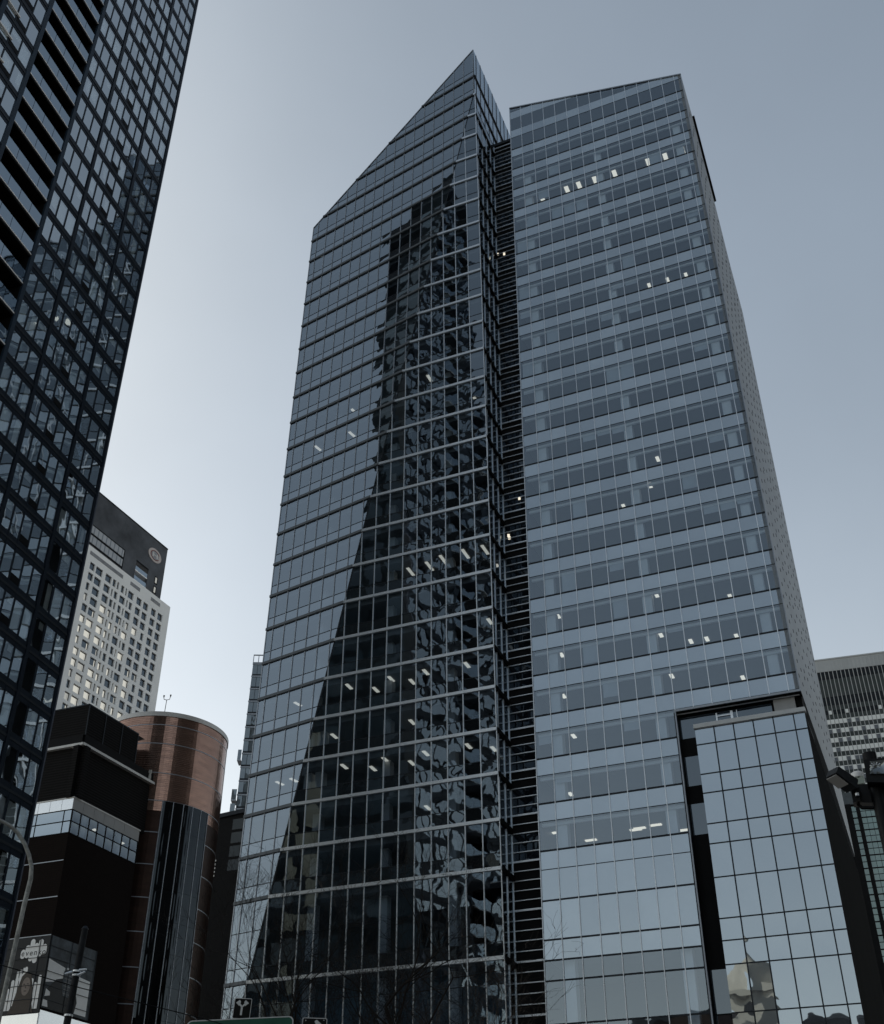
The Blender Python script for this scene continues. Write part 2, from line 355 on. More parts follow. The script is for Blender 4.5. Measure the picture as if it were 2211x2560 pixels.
# floor bands follow both planes, one part per storey
for z in [5.5, 11.5, 17.65] + clevels:
    b = MB()
    ra, rb = span_t(PA, z), span_t(PB, z)
    for fc, rr in ((A, ra), (B, rb)):
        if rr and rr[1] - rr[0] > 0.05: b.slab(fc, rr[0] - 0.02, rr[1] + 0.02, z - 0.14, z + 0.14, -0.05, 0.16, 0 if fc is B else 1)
    if b.f: b.build('floor_band', [M['silver'], M['band_dark']], tw)
# mullions
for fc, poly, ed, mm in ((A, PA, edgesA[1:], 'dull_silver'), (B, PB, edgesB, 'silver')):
    for s in ed:
        r = span_s(poly, min(max(s, 0.02), 26.0 if fc is A else 25.7))
        if r and r[1] - r[0] > 0.3:
            b = MB(); b.bar(fc, (s, r[0]), (s, r[1]), 0.075, -0.06, 0.07); b.build('mullion', M[mm], tw)
# thin transoms above each spandrel
b = MB()
for fc, poly in ((A, PA), (B, PB)):
    for t in [23.8, 26.8, 20.7] + [z + 1.26 for z in clevels[1:]]:
        if fc is B and t in (26.8,): continue
        r = span_t(poly, t)
        if r: b.slab(fc, r[0], r[1], t - 0.03, t + 0.03, -0.05, 0.03)
b.build('transom', M['dark_frame'], tw)
# edge trims: sloping roof line, left corner, crease
b = MB(); b.bar(A, (0, 120.26), (26.05, 139.69), 0.12, -0.1, 0.08); b.bar(A, (0.03, 11.2), (0.03, 120.26), 0.10, -0.1, 0.05); b.build('roof_edge', M['dull_silver'], tw)
b = MB(); b.bar(A, (0.15, 11.2), (26.0, 129.6), 0.05, -0.04, 0.02); b.build('crease_trim', M['dark_frame'], tw)

# glazed return between the leaning corner and the slot
Rf = Face((6.35, 93.35, 0), udir(67))
def edge_r(z):                                    # r of the leaning corner at height z
    p = _E0 + _Ev * z; return (p.x - 6.35) * 0.3907 + (p.y - 93.35) * 0.9205
SLOT_TOP = 127.3
up = [(edge_r(SLOT_TOP), SLOT_TOP), (8.0, SLOT_TOP), (8.0, 139.2), (edge_r(139.1), 139.1)]
low = [(edge_r(GZ), GZ), (0.0, GZ), (0.0, SLOT_TOP), (edge_r(SLOT_TOP), SLOT_TOP)]
M['crown'] = glass('crown glass', None, 2.9, back=(0.16, 0.19, 0.24), pillow=0.002)
M['screen'] = glass('slot screen glass', (0.5, 0.55, 0.62), 1.9, pillow=0.004)
cr, scr = Panes(), Panes()
rl = [-8.1, -6.54, -4.96, -3.4, -1.83, -0.24, 1.34, 2.92, 4.48, 6.04, 8.0]
cl = [SLOT_TOP, 129.5, 133.5, 139.4]
for i in range(3):
    for j in range(len(rl) - 1): cr.add(Rf, clip_rect(up, rl[j], rl[j + 1], cl[i] + 0.2, cl[i + 1] - 0.2), (rl[j], rl[j + 1], cl[i], cl[i + 1]), 0)
cr.build('crown_pane', M['crown'], tw)
zs = [GZ, 5.5, 11.5, 17.6, 22.6] + [29.5 + 4 * k for k in range(25)]
for i in range(len(zs)):
    z1 = zs[i + 1] if i + 1 < len(zs) else SLOT_TOP
    scr.add(Rf, clip_rect(low, -9, 0, zs[i] + 0.15, z1 - 0.15), (-8, 0, zs[i], z1), 0)
scr.build('screen_pane', M['screen'], tw)
for r in rl[1:-1]:
    b = MB(); b.bar(Rf, (r, SLOT_TOP), (r, 139.1), 0.09, -0.05, 0.05); b.build('crown_mullion', M['dark_frame'], tw)
for z in (129.5, 133.5):
    b = MB(); b.slab(Rf, edge_r(z), 8.0, z - 0.2, z + 0.2, -0.1, 0.12); b.build('crown_band', M['black'], tw)
for r in (-6.2, -4.65, -3.1, -1.55, -0.1):
    r0 = r
    # the screen gets narrower downwards: each mullion stops where the leaning corner passes it
    zlo = GZ
    if edge_r(GZ) > r0: zlo = (r0 - edge_r(0)) / (edge_r(1) - edge_r(0))
    b = MB(); b.bar(Rf, (r0, max(GZ, zlo)), (r0, SLOT_TOP), 0.10, -0.05, 0.08); b.build('screen_mullion', M['silver'], tw)
for z in zs[1:]:
    b = MB(); b.slab(Rf, edge_r(z), 0.0, z - 0.28, z + 0.16, -0.12, 0.14); b.build('screen_band', M['black'], tw)
b = MB()
for k in range(34):
    for q in range(1, 5):
        z = 2.8 + 4 * k + 0.8 * q - 4
        if GZ < z < SLOT_TOP: b.slab(Rf, edge_r(z) + 0.1, -0.05, z - 0.03, z + 0.03, -0.08, -0.03)
b.build('screen_rail', M['dull_silver'], tw)
# interior: slabs, core wall, lamps; rear and left walls close the volume
slab_m = M['ceiling']
def slab_outline(z, inset=0.35):
    pts = []
    ra, rb = span_t(PA, z), span_t(PB, z)
    if ra: pts += [A.P(ra[0] + inset, z, -inset), A.P(max(ra[0] + inset, ra[1] - 0.1), z, -inset)]
    if rb: pts += [B.P(rb[1] - 0.1, z, -inset)] if not ra else []
    if rb: pts += [B.P(rb[0] + inset, z, -inset)]
    return pts
for z in [5.5, 11.5, 17.65, 22.6] + [29.5 + 4 * k for k in range(24)]:
    o = slab_outline(z)
    if len(o) < 2: continue
    back = udir(66.3) * 11.0
    loop = o + [o[-1] + udir(156) * 0.0 + Vector((0.3907, 0.9205, 0)) * max(0.2, -edge_r(z) - 0.4), o[0] + back]
    b = MB(); hgt = 0.9 if z > 25 else 0.6
    t_ = [Vector((p.x, p.y, z + 0.3)) for p in loop]; bt = [Vector((p.x, p.y, z + 0.3 - hgt)) for p in loop]
    b.face(t_); b.face(list(reversed(bt)))
    for i in range(len(loop)): b.face([bt[i], bt[(i + 1) % len(loop)], t_[(i + 1) % len(loop)], t_[i]])
    b.build('floor_slab', slab_m, tw)
b = MB()
c0, c1 = A.P(0.3, 0, -8.5), B.P(6.0, 0, -8.0)
c0.z = c1.z = GZ; b.face([c0, c1, c1 + Vector((0, 0, 128)), c0 + Vector((0, 0, 114))])
b.build('core_wall', M['interior'], tw)
b = MB(); b.slab(B, 0.6, 25.0, GZ, 22.2, -2.6, -2.4); b.build('lobby_board', solid('blue grey board for painted reflection', (0.16, 0.24, 0.30), 0.8, 0, 0.25, 0.4), tw)  # board added to paint in the paler reflection of the lobby glass
b = MB()
l0 = A.P(0, 0, -0.02); lb = l0 + udir(66.3) * 26; rb_ = Vector((6.35, 93.35, 0)) + udir(67) * 20
for p in (l0, lb, rb_): p.z = GZ
b.face([l0, lb, lb + Vector((0, 0, 122)), l0 + Vector((0, 0, 121.96))])
b.face([lb, rb_, Vector((rb_.x, rb_.y, 139)), Vector((lb.x, lb.y, 120.3))])
b.build('rear_wall', M['dark_frame'], tw)
b = MB(); b.face([A.P(0, 120.2, -0.1), A.P(26.05, 139.6, -0.1), Vector((rb_.x, rb_.y, 139)), Vector((lb.x, lb.y, 120.3))]); b.build('roof', M['roof'], tw)
# columns behind the glass and lit ceiling lamps
for fc, s in ((A, 6.1), (B, 4.9), (B, 11.3), (B, 18.2)):
    poly = PA if fc is A else PB
    r = span_s(poly, s); b = MB(); b.bar(fc, (s, max(r[0], GZ)), (s, min(r[1], 118)), 0.8, -2.2, -1.4); b.build('column', M['column'], tw)
def lamp_at(fc, s, z, depth, ls, ld, m='lamp', parent=None):
    b = MB(); zc = z - 0.66; b.slab(fc, s - ls / 2, s + ls / 2, zc - 0.05, zc, -depth - ld / 2, -depth + ld / 2); b.build('ceiling_lamp', M[m], parent or tw)
def lamp_px(fc, x, y, depth, ls, ld, m='lamp', parent=None, zceil=None, lvls=None):
    """lamp on the ceiling seen at a place of the facade"""
    d = ray(x, y); nn = fc.n; best = None
    for z in (lvls or [29.5 + 4 * k for k in range(26)]):
        zc = z - 0.62 if zceil is None else z + zceil
        k = zc / d.z; p = d * k; q = p - fc.O
        dep = -(q.dot(nn))
        if 0.3 < dep < 7.5 and (best is None or abs(dep - depth) < abs(best[0] - depth)): best = (dep, p, zc)
    if not best: return
    dep, p, zc = best; uu = fc.u.normalized(); vv = Vector((-nn.x, -nn.y, 0)).normalized()
    b = MB(); a = p - uu * ls / 2 - vv * ld / 2; c = [a, a + uu * ls, a + uu * ls + vv * ld, a + vv * ld]
    dn = Vector((0, 0, -0.06)); b.hexa(*[v + dn for v in c], *c); b.build('ceiling_lamp', M[m], parent or tw)
for x, y in ((800, 636), (812, 659), (840, 643), (873, 628)): lamp_px(A, x, y, 2.5, 0.35, 1.0, 'lamp')
for x, y in ((1028, 1430), (1074, 1415), (1109, 1399), (1164, 1384), (1213, 1374)): lamp_px(B, x, y, 2.6, 0.3, 1.7)
for x, y in ((873, 1716), (940, 1724), (978, 1697), (1031, 1704), (1065, 1680), (1168, 1662), (836, 1840), (1031, 1805), (861, 1916), (933, 1921), (964, 1899), (1030, 1907), (1065, 1883), (1172, 1865), (1235, 1872), (804, 1942), (797, 2047), (1070, 2019), (1225, 1553), (1190, 1000), (1074, 945), (1100, 1120)):
    lamp_px(B, x, y, 1.6, 0.32, 1.1)
for x, y in ((700, 1958), (735, 1950), (745, 1760), (880, 1085), (886, 1028), (795, 1120)): lamp_px(A, x, y, 2.4, 0.3, 1.0, 'lamp_dim')
# roof davit of the window cleaners at the head of the slot
dv = thing('window_cleaning_davit', 'small dark curved window-cleaning arm on top of the black slot', 'davit')
b = MB(); p0 = Rf.P(3.0, SLOT_TOP + 0.4, 0.9); p0 = Rf.P(2.2, 127.5, 1.0)
pa = [p0, p0 + Vector((0, 0, 3.2))]; b.tube(pa, 0.12); b.build('post', M['black'], dv)
b = MB(); q0 = p0 + Vector((0, 0, 3.2)); b.tube([q0 + udir(-24) * -1.6 + Vector((0, 0, -0.3)), q0 + Vector((0, 0, 0.1)), q0 + udir(-24) * 1.0 + Vector((0, 0, 0.35)), q0 + udir(-24) * 1.9 + Vector((0, 0, 1.0))], 0.14); b.build('arm', M['black'], dv)
b = MB(); b.tube([p0 + udir(-24) * -1.3, p0 + udir(-24) * -1.3 + Vector((0, 0, 2.9))], 0.08); b.tube([p0 + udir(-24) * 1.2, p0 + udir(-24) * 1.2 + Vector((0, 0, 3.5))], 0.07); b.build('brace', M['black'], dv)

# ------------------------------------------------------------------ right glass tower with louvred slot and projecting box
rt = thing('glass_tower', 'glass tower with flat slanting roof, dotted metal side wall and projecting glass box below', 'office tower')
RFo = Vector((8.355, 90.415, 0)); F1 = Face(RFo, (0.91496, -0.40355, 0))
RW, ZL, ZR = 22.65, 131.75, 126.0
def roof_t(s): return ZL + (ZR - ZL) * s / RW
P1 = [(0, GZ), (12.424, GZ), (12.424, roof_t(12.424)), (0, ZL)]
P2 = [(12.424, 41.1), (RW, 41.1), (RW, ZR), (12.424, roof_t(12.424))]
vr, sr = Panes(), Panes()
red = [1.553 * k for k in range(15)] + [RW]
hts = [(GZ, 5.0, 'v'), (5.0, 10.5, 'v'), (10.5, 14.0, 'v'), (14.0, 17.65, 'v'), (17.65, 20.75, 'p'), (20.75, 22.25, 'p'), (22.25, 23.78, 's'), (23.78, 26.8, 's'), (26.8, 29.26, 's'), (29.26, 30.8, 's')]
z = 30.8
while z < 133: hts += [(z, z + 2.47, 'v'), (z + 2.47, z + 4, 's')]; z += 4
def in_f1(s0, s1, t0, t1):
    return clip_rect(P1 if s1 <= 12.43 else P2, s0, s1, t0, t1)
blind_cells = set()
for t0, t1, k in hts:
    for j in range(len(red) - 1):
        c = in_f1(red[j], red[j + 1], t0 + 0.02, t1 - 0.02)
        (vr if k in 'vp' else sr).add(F1, c, (red[j], red[j + 1], t0, t1), 0.0)
M['visionR'] = glass('clear office glass', (0.68, 0.76, 0.83), 2.75, pillow=0.002, wave=0.004)
vr.build('window', M['visionR'], rt)
sr.build('spandrel_panel', M['spandrelR'], rt)
for j, s in enumerate(red[:-1]):
    t1 = roof_t(s); t0 = GZ if s < 12.45 else 41.1
    b = MB(); b.bar(F1, (s if j else 0.03, t0), (s if j else 0.03, t1), 0.06, -0.03, 0.09); b.build('mullion', M['silver'], rt)
b = MB(); b.bar(F1, (RW - 0.03, 41.1), (RW - 0.03, ZR), 0.1, -0.03, 0.06); b.bar(F1, (0.02, GZ), (0.02, ZL), 0.12, -0.3, 0.02); b.build('corner_trim', M['dull_silver'], rt)
b = MB(); b.bar(F1, (0, ZL), (RW, ZR), 0.18, -0.2, 0.12); b.build('roof_edge', M['dull_silver'], rt)
zz = [5.0, 10.5, 14.0, 17.65, 20.75, 22.25, 23.78, 26.8] + [30.8 + 4 * k for k in range(24)]
for z in zz:                                       # dark shadow joint at every sill
    smax = 12.424 if z < 41 else RW
    b = MB(); b.slab(F1, 0.05, smax - 0.03, z - 0.075, z + 0.055, -0.03, 0.05 if z > 30 else 0.03); b.build('sill_joint', M['dark_frame'], rt)
b = MB()
for z in [29.26 + 4 * k for k in range(25)]: b.slab(F1, 0.05, (12.424 if z < 41 else RW) - 0.03, z - 0.03, z + 0.03, -0.03, 0.02)
b.build('head_joint', M['dark_frame'], rt)
# dotted metal side wall
F2 = Face(F1.P(RW, 0), udir(66.2))
side = [(0, 41.1), (15.4, 39.7), (27.6, 36.2), (27.6, 110.3), (21.2, 113.3), (15.45, 119.0), (5.7, 124.6), (0, ZR)]
def dotted():
    m, t, o = newmat('perforated metal cladding'); p = N(t, 'ShaderNodeBsdfPrincipled'); p.inputs['Roughness'].default_value = 0.5; p.inputs['Metallic'].default_value = 0.35
    tc = N(t, 'ShaderNodeTexCoord'); mp = N(t, 'ShaderNodeMapping'); mp.inputs['Scale'].default_value = (0.12, 0.12, 0.05)
    nz = N(t, 'ShaderNodeTexNoise'); nz.inputs['Scale'].default_value = 1.2; nz.inputs['Detail'].default_value = 5
    L(t, tc.outputs['Object'], mp.inputs[0]); L(t, mp.outputs[0], nz.inputs['Vector'])
    mr = N(t, 'ShaderNodeMapRange'); mr.inputs['To Min'].default_value = 0.7; mr.inputs['To Max'].default_value = 1.3; L(t, nz.outputs['Fac'], mr.inputs['Value'])
    s = N(t, 'ShaderNodeVectorMath', operation='SCALE'); s.inputs[0].default_value = (0.26, 0.285, 0.31); L(t, mr.outputs[0], s.inputs['Scale']); L(t, s.outputs[0], p.inputs['Base Color'])
    L(t, p.outputs[0], o.inputs[0]); return m
M['dotted'] = dotted()
b = MB(); b.prism(F2, side, -0.4, 0.0); b.build('side_wall', M['dotted'], rt)
b = MB()                                           # bolt heads, scattered rows
for i in range(11):
    for j in range(42):
        a, t = 1.2 + i * 2.35 + (j % 2) * 1.1, 43 + j * 1.9 + (i % 3) * 0.3
        lim = ZR + (110.3 - ZR) * a / 27.6
        if t < lim - 2 and a < 27: b.slab(F2, a - 0.16, a + 0.16, t - 0.11, t + 0.11, 0.0, 0.03)
b.build('bolt_heads', M['dark_frame'], rt, stuff=True)
b = MB(); b.bar(F2, (5.7, 124.9), (15.45, 119.35), 0.7, -0.8, 0.25); b.build('gutter_cover', M['black'], rt)
# closing walls and roof behind
bk = F2.P(27.6, 0, -0.3); lf = Vector((8.6, 93.2, 0)) + udir(66.2) * 25
b = MB(); b.face([Vector((bk.x, bk.y, GZ)), Vector((lf.x, lf.y, GZ)), Vector((lf.x, lf.y, 127)), Vector((bk.x, bk.y, 110))]); b.build('rear_wall', M['dark_frame'], rt)
b = MB(); b.face([F1.P(0, ZL - 0.1, -0.2), F1.P(RW, ZR - 0.1, -0.2), F2.P(27.6, 110.1, -0.2), Vector((lf.x, lf.y, 127))]); b.build('roof', M['roof'], rt)
b = MB(); b.slab(F1, 0.02, 0.2, GZ, 127, -25, -0.2); b.face([F1.P(0.1, 126.9, -0.2), F1.P(0.1, 131.6, -0.2), F1.P(0.1, 126.9, -25)]); b.build('cheek_wall', M['dark_frame'], rt)
# interior slabs, core, columns
for k in range(24):
    zc = 29.35 + 4 * k
    if zc > 123: continue
    smax = 12.2 if zc < 41 else RW - 0.3
    b = MB(); b.slab(F1, 0.3, smax, zc, zc + 1.35, -9.5, -0.14); b.build('floor_slab', M['ceiling'], rt)
for zc in (5.0, 10.5, 14.4, 22.3):
    b = MB(); b.slab(F1, 0.3, 12.2, zc, zc + 0.5, -9.5, -0.14); b.build('floor_slab', M['ceiling'], rt)
b = MB(); b.slab(F1, 0.3, 12.2, GZ, 122, -9.3, -9.0); b.slab(F1, 12.2, RW - 0.4, 45, 122, -9.3, -9.0); b.build('core_wall', M['interior'], rt)
for s in (1.9, 11.0, 20.9):
    b = MB(); lo = GZ if s < 12 else 42
    b.slab(F1, s - 0.45, s + 0.40, lo, 119, -1.35, -0.52); b.build('column', M['column'], rt)
rb2_ = random.Random(17)
b = MB()
for k in range(25):
    zc = 29.26 + 4 * k
    if zc < 122: b.slab(F1, 0.2, (12.3 if zc < 41 else RW - 0.2), zc - 0.32, zc - 0.06, -0.5, -0.3)
b.build('blind_box', M['column'], rt)
# half lowered blinds and parapet boards seen behind some panes
M['blind'] = solid('roller blind', (0.52, 0.55, 0.58), 0.9, 0, 0.05)
for j, k, h in ((3, 21, 1.6), (2, 20, 1.5), (5, 19, 1.8), (4, 19, 1.9), (3, 19, 1.9), (7, 15, 0.7), (8, 15, 0.7), (0, 18, 2.0), (0, 16, 1.9), (0, 13, 2.1), (12, 12, 1.0), (6, 10, 0.9), (13, 17, 0.5), (5, 5, 2.0), (2, 6, 2.1), (10, 8, 1.7), (4, 3, 1.6)) + tuple((rb2_.randint(0, 14), rb2_.randint(1, 21), rb2_.choice([0.5, 0.7, 1.0, 1.5, 2.0])) for _ in range(34)):
    zt = 29.2 + 4 * (k + 1)
    if zt < 124 and (j < 8 or zt > 46): b = MB(); b.slab(F1, red[j] + 0.1, red[j + 1] - 0.1, zt - h, zt, -0.34, -0.32); b.build('roller_blind', M['blind'], rt)
rlv = [29.35 + 4 * k for k in range(25)]
for x, y in ((1356, 495), (1418, 473), (1448, 462), (1488, 449), (1537, 433), (1621, 404), (1664, 391), (1707, 376)): lamp_px(F1, x, y, 1.2, 0.5, 1.0, 'lamp', rt, -0.01, rlv)
for x, y in ((1624, 714), (1670, 700), (1716, 688), (1763, 674), (1626, 1213 + 0), (1396, 1540), (1405, 1637), (1645, 1147), (1642, 1487), (1653, 1587), (1826, 1491), (1842, 1590), (1768, 1597), (1728, 1603), (1680, 1690), (1858, 1694), (1410, 1740), (1435, 1840), (1427, 1985), (1560, 1266)): lamp_px(F1, x, y, 1.3, 0.32, 0.8, 'lamp', rt, -0.01, rlv)
for x, y in ((1378, 2083), (1478, 2100), (1590, 2074), (1600, 2070), (1640, 2062), (1710, 2075)): lamp_px(F1, x, y, 1.6, 1.0, 0.4, 'lamp_dim', rt, -0.01, rlv)
# --- the louvred slot between the towers
SF = Face((8.49, 92.41, 0), Vector((-0.9107, 0.4131, 0)), flip=True)
M['slotglass'] = glass('dark slot glass', None, 1.7, back=(0.006, 0.009, 0.014), pillow=0.004)
sg = Panes()
b = MB(); b.slab(SF, -0.35, 6.0, GZ, SLOT_TOP, -0.5, 0.0); b.build('slot_wall', M['black'], rt)
for k in range(-1, 31):
    zt = 2.8 + 4 * k
    if zt < 8: continue
    if zt > 16 and zt < 29.5: continue
    if zt + 2.4 > SLOT_TOP: continue
    for s0, s1 in ((-0.1, 1.05), (1.1, 2.4), (2.45, 4.2)): sg.add(SF, [(s0, zt + 0.06), (s1, zt + 0.06), (s1, zt + 2.35), (s0, zt + 2.35)], (s0, s1, zt, zt + 2.4), 0.012)
sg.build('slot_window', M['slotglass'], rt)
lou = []
for k in range(-1, 32):
    for q in range(5):
        z = 2.8 + 4 * k + 0.8 * q
        if GZ < z < SLOT_TOP: lou.append((z, 0.075 if q == 0 else 0.035))
lou.sort(key=lambda a: -shown_area([SF.P(-0.1, a[0] - 0.05, 0.1), SF.P(2.5, a[0] - 0.05, 0.1), SF.P(2.5, a[0] + 0.05, 0.1), SF.P(-0.1, a[0] + 0.05, 0.1)]))
boxes([lambda b, z=z, h=h: b.slab(SF, -0.2, 2.32, z - h, z + h, 0.03, 0.16) for z, h in lou], 'louvre', M['silver'], rt)
b = MB(); b.slab(SF, -0.3, 2.6, SLOT_TOP, SLOT_TOP + 0.5, -0.6, 0.2); b.build('slot_coping', M['dark_frame'], rt)
for x, y in ((1237, 636), (1245, 635), (1261, 635), (1272, 1339), (1274, 1345), (1299, 1246), (1244, 1414)):
    p = None; d = ray(x, y); k = (SF.n.dot(SF.O + SF.n * 0.05)) / SF.n.dot(d); p = d * k
    b = MB(); b.box(p.x - 0.12, p.x + 0.12, p.y - 0.05, p.y + 0.05, p.z - 0.16, p.z + 0.16); b.build('slot_lamp', M['lamp_dim'], rt)
# --- recess behind the projecting box
RD = -0.85
b = MB(); b.slab(F1, 12.3, RW - 0.1, GZ, 41.1, RD - 0.4, RD); b.build('recess_wall', M['black'], rt)
b = MB(); b.slab(F1, 12.424, RW, 40.95, 41.1, RD, -0.05); b.build('recess_soffit', M['black'], rt)
b = MB(); b.slab(F1, 12.25, 12.424, GZ, 41.0, RD, 0.02); b.build('recess_cheek', M['dark_frame'], rt)
b = MB(); b.slab(F1, 12.33, RW + 0.02, 41.02, 41.2, 0.0, 0.12); b.bar(F1, (12.40, GZ), (12.40, 41.1), 0.1, 0.0, 0.12); b.build('recess_trim', M['dull_silver'], rt)
M['recessglass'] = glass('dark recess glass', None, 2.3, back=(0.016, 0.024, 0.036), pillow=0.003)
rg = Panes()
for t0, t1 in ((38.9, 40.8), (34.8, 37.3), (30.8, 33.3), (17.7, 20.7), (14.0, 17.6)):
    ed = [12.5, 13.7, 15.3, 16.9, 18.5, 20.1] if t0 > 38 else [12.5, 13.7]
    for j in range(len(ed) - 1): rg.add(F1, [(ed[j], t0), (ed[j + 1], t0), (ed[j + 1], t1), (ed[j], t1)], (ed[j], ed[j + 1], t0, t1), RD + 0.02)
rg.build('recess_window', M['recessglass'], rt)
b = MB(); b.slab(F1, 20.3, 22.0, 38.6, 40.95, RD, RD + 0.25); b.build('recess_column', solid('pale stone pier', (0.42, 0.43, 0.44), 0.8, 0, 0.08), rt)
b = MB()
for s0, s1 in ((15.55, 15.67), (16.75, 16.95), (17.25, 17.31)): b.slab(F1, s0, s1, 38.6, 40.7, RD + 0.02, RD + 0.14)
b.slab(F1, 15.55, 16.9, 40.35, 40.45, RD + 0.02, RD + 0.12); b.build('door_frame', M['silver'], rt)
# --- the projecting box
BX = Face((20.66, 83.48, 0), (0.9157, -0.4019, 0)); BW = 8.65
bx = bpy.data.objects.new('glass_box', None); COL.objects.link(bx); bx.parent = rt
bp = Panes(); bed = [0, 1.53, 3.08, 4.64, 6.2, 7.77, BW]
blv = [GZ, 5.0, 9.5, 13.5, 17.25, 20.45, 22.1, 23.66, 26.65, 29.2, 30.75, 33.2, 34.75, 37.23, 38.6]
for i in range(len(blv) - 1):
    for j in range(6): bp.add(BX, [(bed[j], blv[i]), (bed[j + 1], blv[i]), (bed[j + 1], blv[i + 1]), (bed[j], blv[i + 1])], (bed[j], bed[j + 1], blv[i], blv[i + 1]), 0.0)
bp.build('window', M['boxglass'], bx)
for s in bed[1:-1]:
    b = MB(); b.bar(BX, (s, GZ), (s, 38.62), 0.085, -0.03, 0.08); b.build('mullion', M['dark_frame'], bx)
for i, z in enumerate(blv[1:-1]):
    b = MB(); b.slab(BX, 0, BW, z - 0.04, z + 0.04, -0.03, 0.045); b.build('transom', M['dark_frame'], bx)
b = MB(); b.slab(BX, -0.06, BW + 0.1, 38.6, 38.95, -0.4, 0.22); b.build('coping', solid('pale metal coping', (0.5, 0.52, 0.53), 0.5, 0.3, 0.08), bx)
BS = Face(BX.P(BW, 0), udir(66.2))
b = MB(); b.prism(BS, [(0, GZ), (28.5, GZ), (28.5, 34.5), (0, 38.6)], -0.4, 0.0); b.build('side_wall', solid('dark stone cladding', (0.004, 0.0048, 0.0055), 0.9, 0, 0.4, 0.3, spec=0.02), bx)
BL = Face(BX.P(0, 0), udir(66.2), flip=True)
b = MB(); b.prism(BL, [(0.02, GZ), (5.5, GZ), (5.5, 38.5), (0.02, 38.5)], -0.3, 0.0); b.build('cheek_wall', M['black'], bx)
b = MB(); b.slab(BX, 0, BW, 38.2, 38.5, -5, -0.1); b.build('roof', M['roof'], bx)
b = MB(); b.slab(BX, 0.1, BW - 0.1, GZ, 38.1, -0.4, -0.15); b.build('inner_wall', M['interior'], bx)

# ------------------------------------------------------------------ near dark residential tower on the left
lt = thing('residential_tower', 'near dark glass apartment tower with recessed balconies filling the left edge', 'apartment tower')
LK = 1.0935
LV_ = Vector((-0.0274, 0, 1)) * LK; LO = Vector((-23.49, 64.64, 0)) * LK
T1 = Face(LO, Vector((-0.3082, -0.9513, 0)) * LK, LV_, flip=True)
M['resglass'] = glass('apartment window glass', (0.80, 0.87, 0.90), 8.0, refl=(0.93, 0.98, 1.0), pillow=0.002, wave=0.003, tilt=0.006)
M['navy'] = solid('navy black frame', (0.006, 0.011, 0.020), 0.45, 0.2, 0.25)
M['pier'] = solid('dark blue pier', (0.018, 0.032, 0.052), 0.5, 0.2, 0.2)
M['curtain'] = solid('pale curtain', (0.90, 0.93, 0.94), 0.9, 0, 0.15, 2.5, stretch=(6, 6, 0.5))
M['flatroom'] = solid('dim rooms', (0.045, 0.055, 0.062), 0.95, 0, 0.5, 0.5)
M['white_edge'] = solid('white slab edge', (0.90, 0.91, 0.92), 0.4, 0, 0.05)
M['balglass'] = glass('balcony balustrade glass', (0.32, 0.38, 0.45), 5.0, pillow=0.003)
FH, ZB0, NF, LTOP = 2.88, 1.8, 52, 156.0
cols = [0.18, 1.22, 2.36, 3.5]
groups = [[0.16, 1.22, 2.36, 3.46], [3.78, 4.72, 5.7, 6.68, 7.66, 8.5], [8.82, 9.9, 10.95, 11.95], [17.45, 18.7, 19.9, 21.1]]
wl = Panes(); cur = []; vents = []
rl_ = random.Random(11)
for k in range(NF):
    zb = ZB0 + FH * k
    for gi, g in enumerate(groups):
        drawn = rl_.random()
        for j in range(len(g) - 1):
            s0, s1 = g[j] + 0.05, g[j + 1] - 0.05
            vent = (gi == 1 and j == 2) or (gi == 3 and j == 1)
            wl.add(T1, [(s0, zb), (s1, zb), (s1, zb + 2.02), (s0, zb + 2.02)], (s0, s1, zb, zb + 2.02), 0.0)
            if vent: vents.append((s0, s1, zb))
            q = rl_.random()
            if (drawn > 0.55 and q > 0.25) or q > 0.86:
                h = rl_.choice([2.0, 2.0, 2.0, 1.3, 0.5, 0.4]) ; wd = rl_.choice([1, 1, 0.45])
                cur.append((s0, s0 + (s1 - s0) * wd, zb + 2.0 - h, zb + 2.0))
wl.build('window', M['resglass'], lt)
cur.sort(key=lambda c: -shown_area([T1.P(c[0], c[2]), T1.P(c[1], c[2]), T1.P(c[1], c[3]), T1.P(c[0], c[3])]))
boxes([lambda b, c=c: b.face([T1.P(c[0], c[2], -0.14), T1.P(c[1], c[2], -0.14), T1.P(c[1], c[3], -0.14), T1.P(c[0], c[3], -0.14)]) for c in cur], 'curtain', M['curtain'], lt)
vents.sort(key=lambda c: -shown_area([T1.P(c[0], c[2]), T1.P(c[1], c[2]), T1.P(c[1], c[2] + .5), T1.P(c[0], c[2] + .5)]))
boxes([lambda b, c=c: b.slab(T1, c[0], c[1], c[2], c[2] + 0.5, 0.005, 0.05) for c in vents], 'vent_panel', M['black'], lt)
for k in range(-1, NF + 1):                       # spandrel of each storey with a paler slab strip
    zb = ZB0 + FH * k; b = MB()
    for s0, s1 in ((0.0, 12.06), (17.3, 21.2)):
        b = MB(); b.slab(T1, s0, s1, zb + 2.03, min(zb + 2.87, LTOP), -0.3, 0.03); b.slab(T1, s0, s1, zb + 2.36, zb + 2.52, 0.03, 0.07, 1)
        b.build('spandrel', [M['navy'], M['dark_frame']], lt)
for g in groups:
    for s in g[1:-1]:
        b = MB(); b.bar(T1, (s, GZ), (s, LTOP), 0.10, -0.08, 0.05); b.build('mullion', M['navy'], lt)
for s, wd in ((0.05, 0.26), (3.62, 0.30), (8.66, 0.30), (12.02, 0.34), (17.38, 0.36), (21.25, 0.42), (24.2, 0.4)):
    b = MB(); b.bar(T1, (s, GZ), (s, LTOP), wd, -0.3, 0.10); b.build('pier', M['pier'] if s > 8.9 else M['navy'], lt)
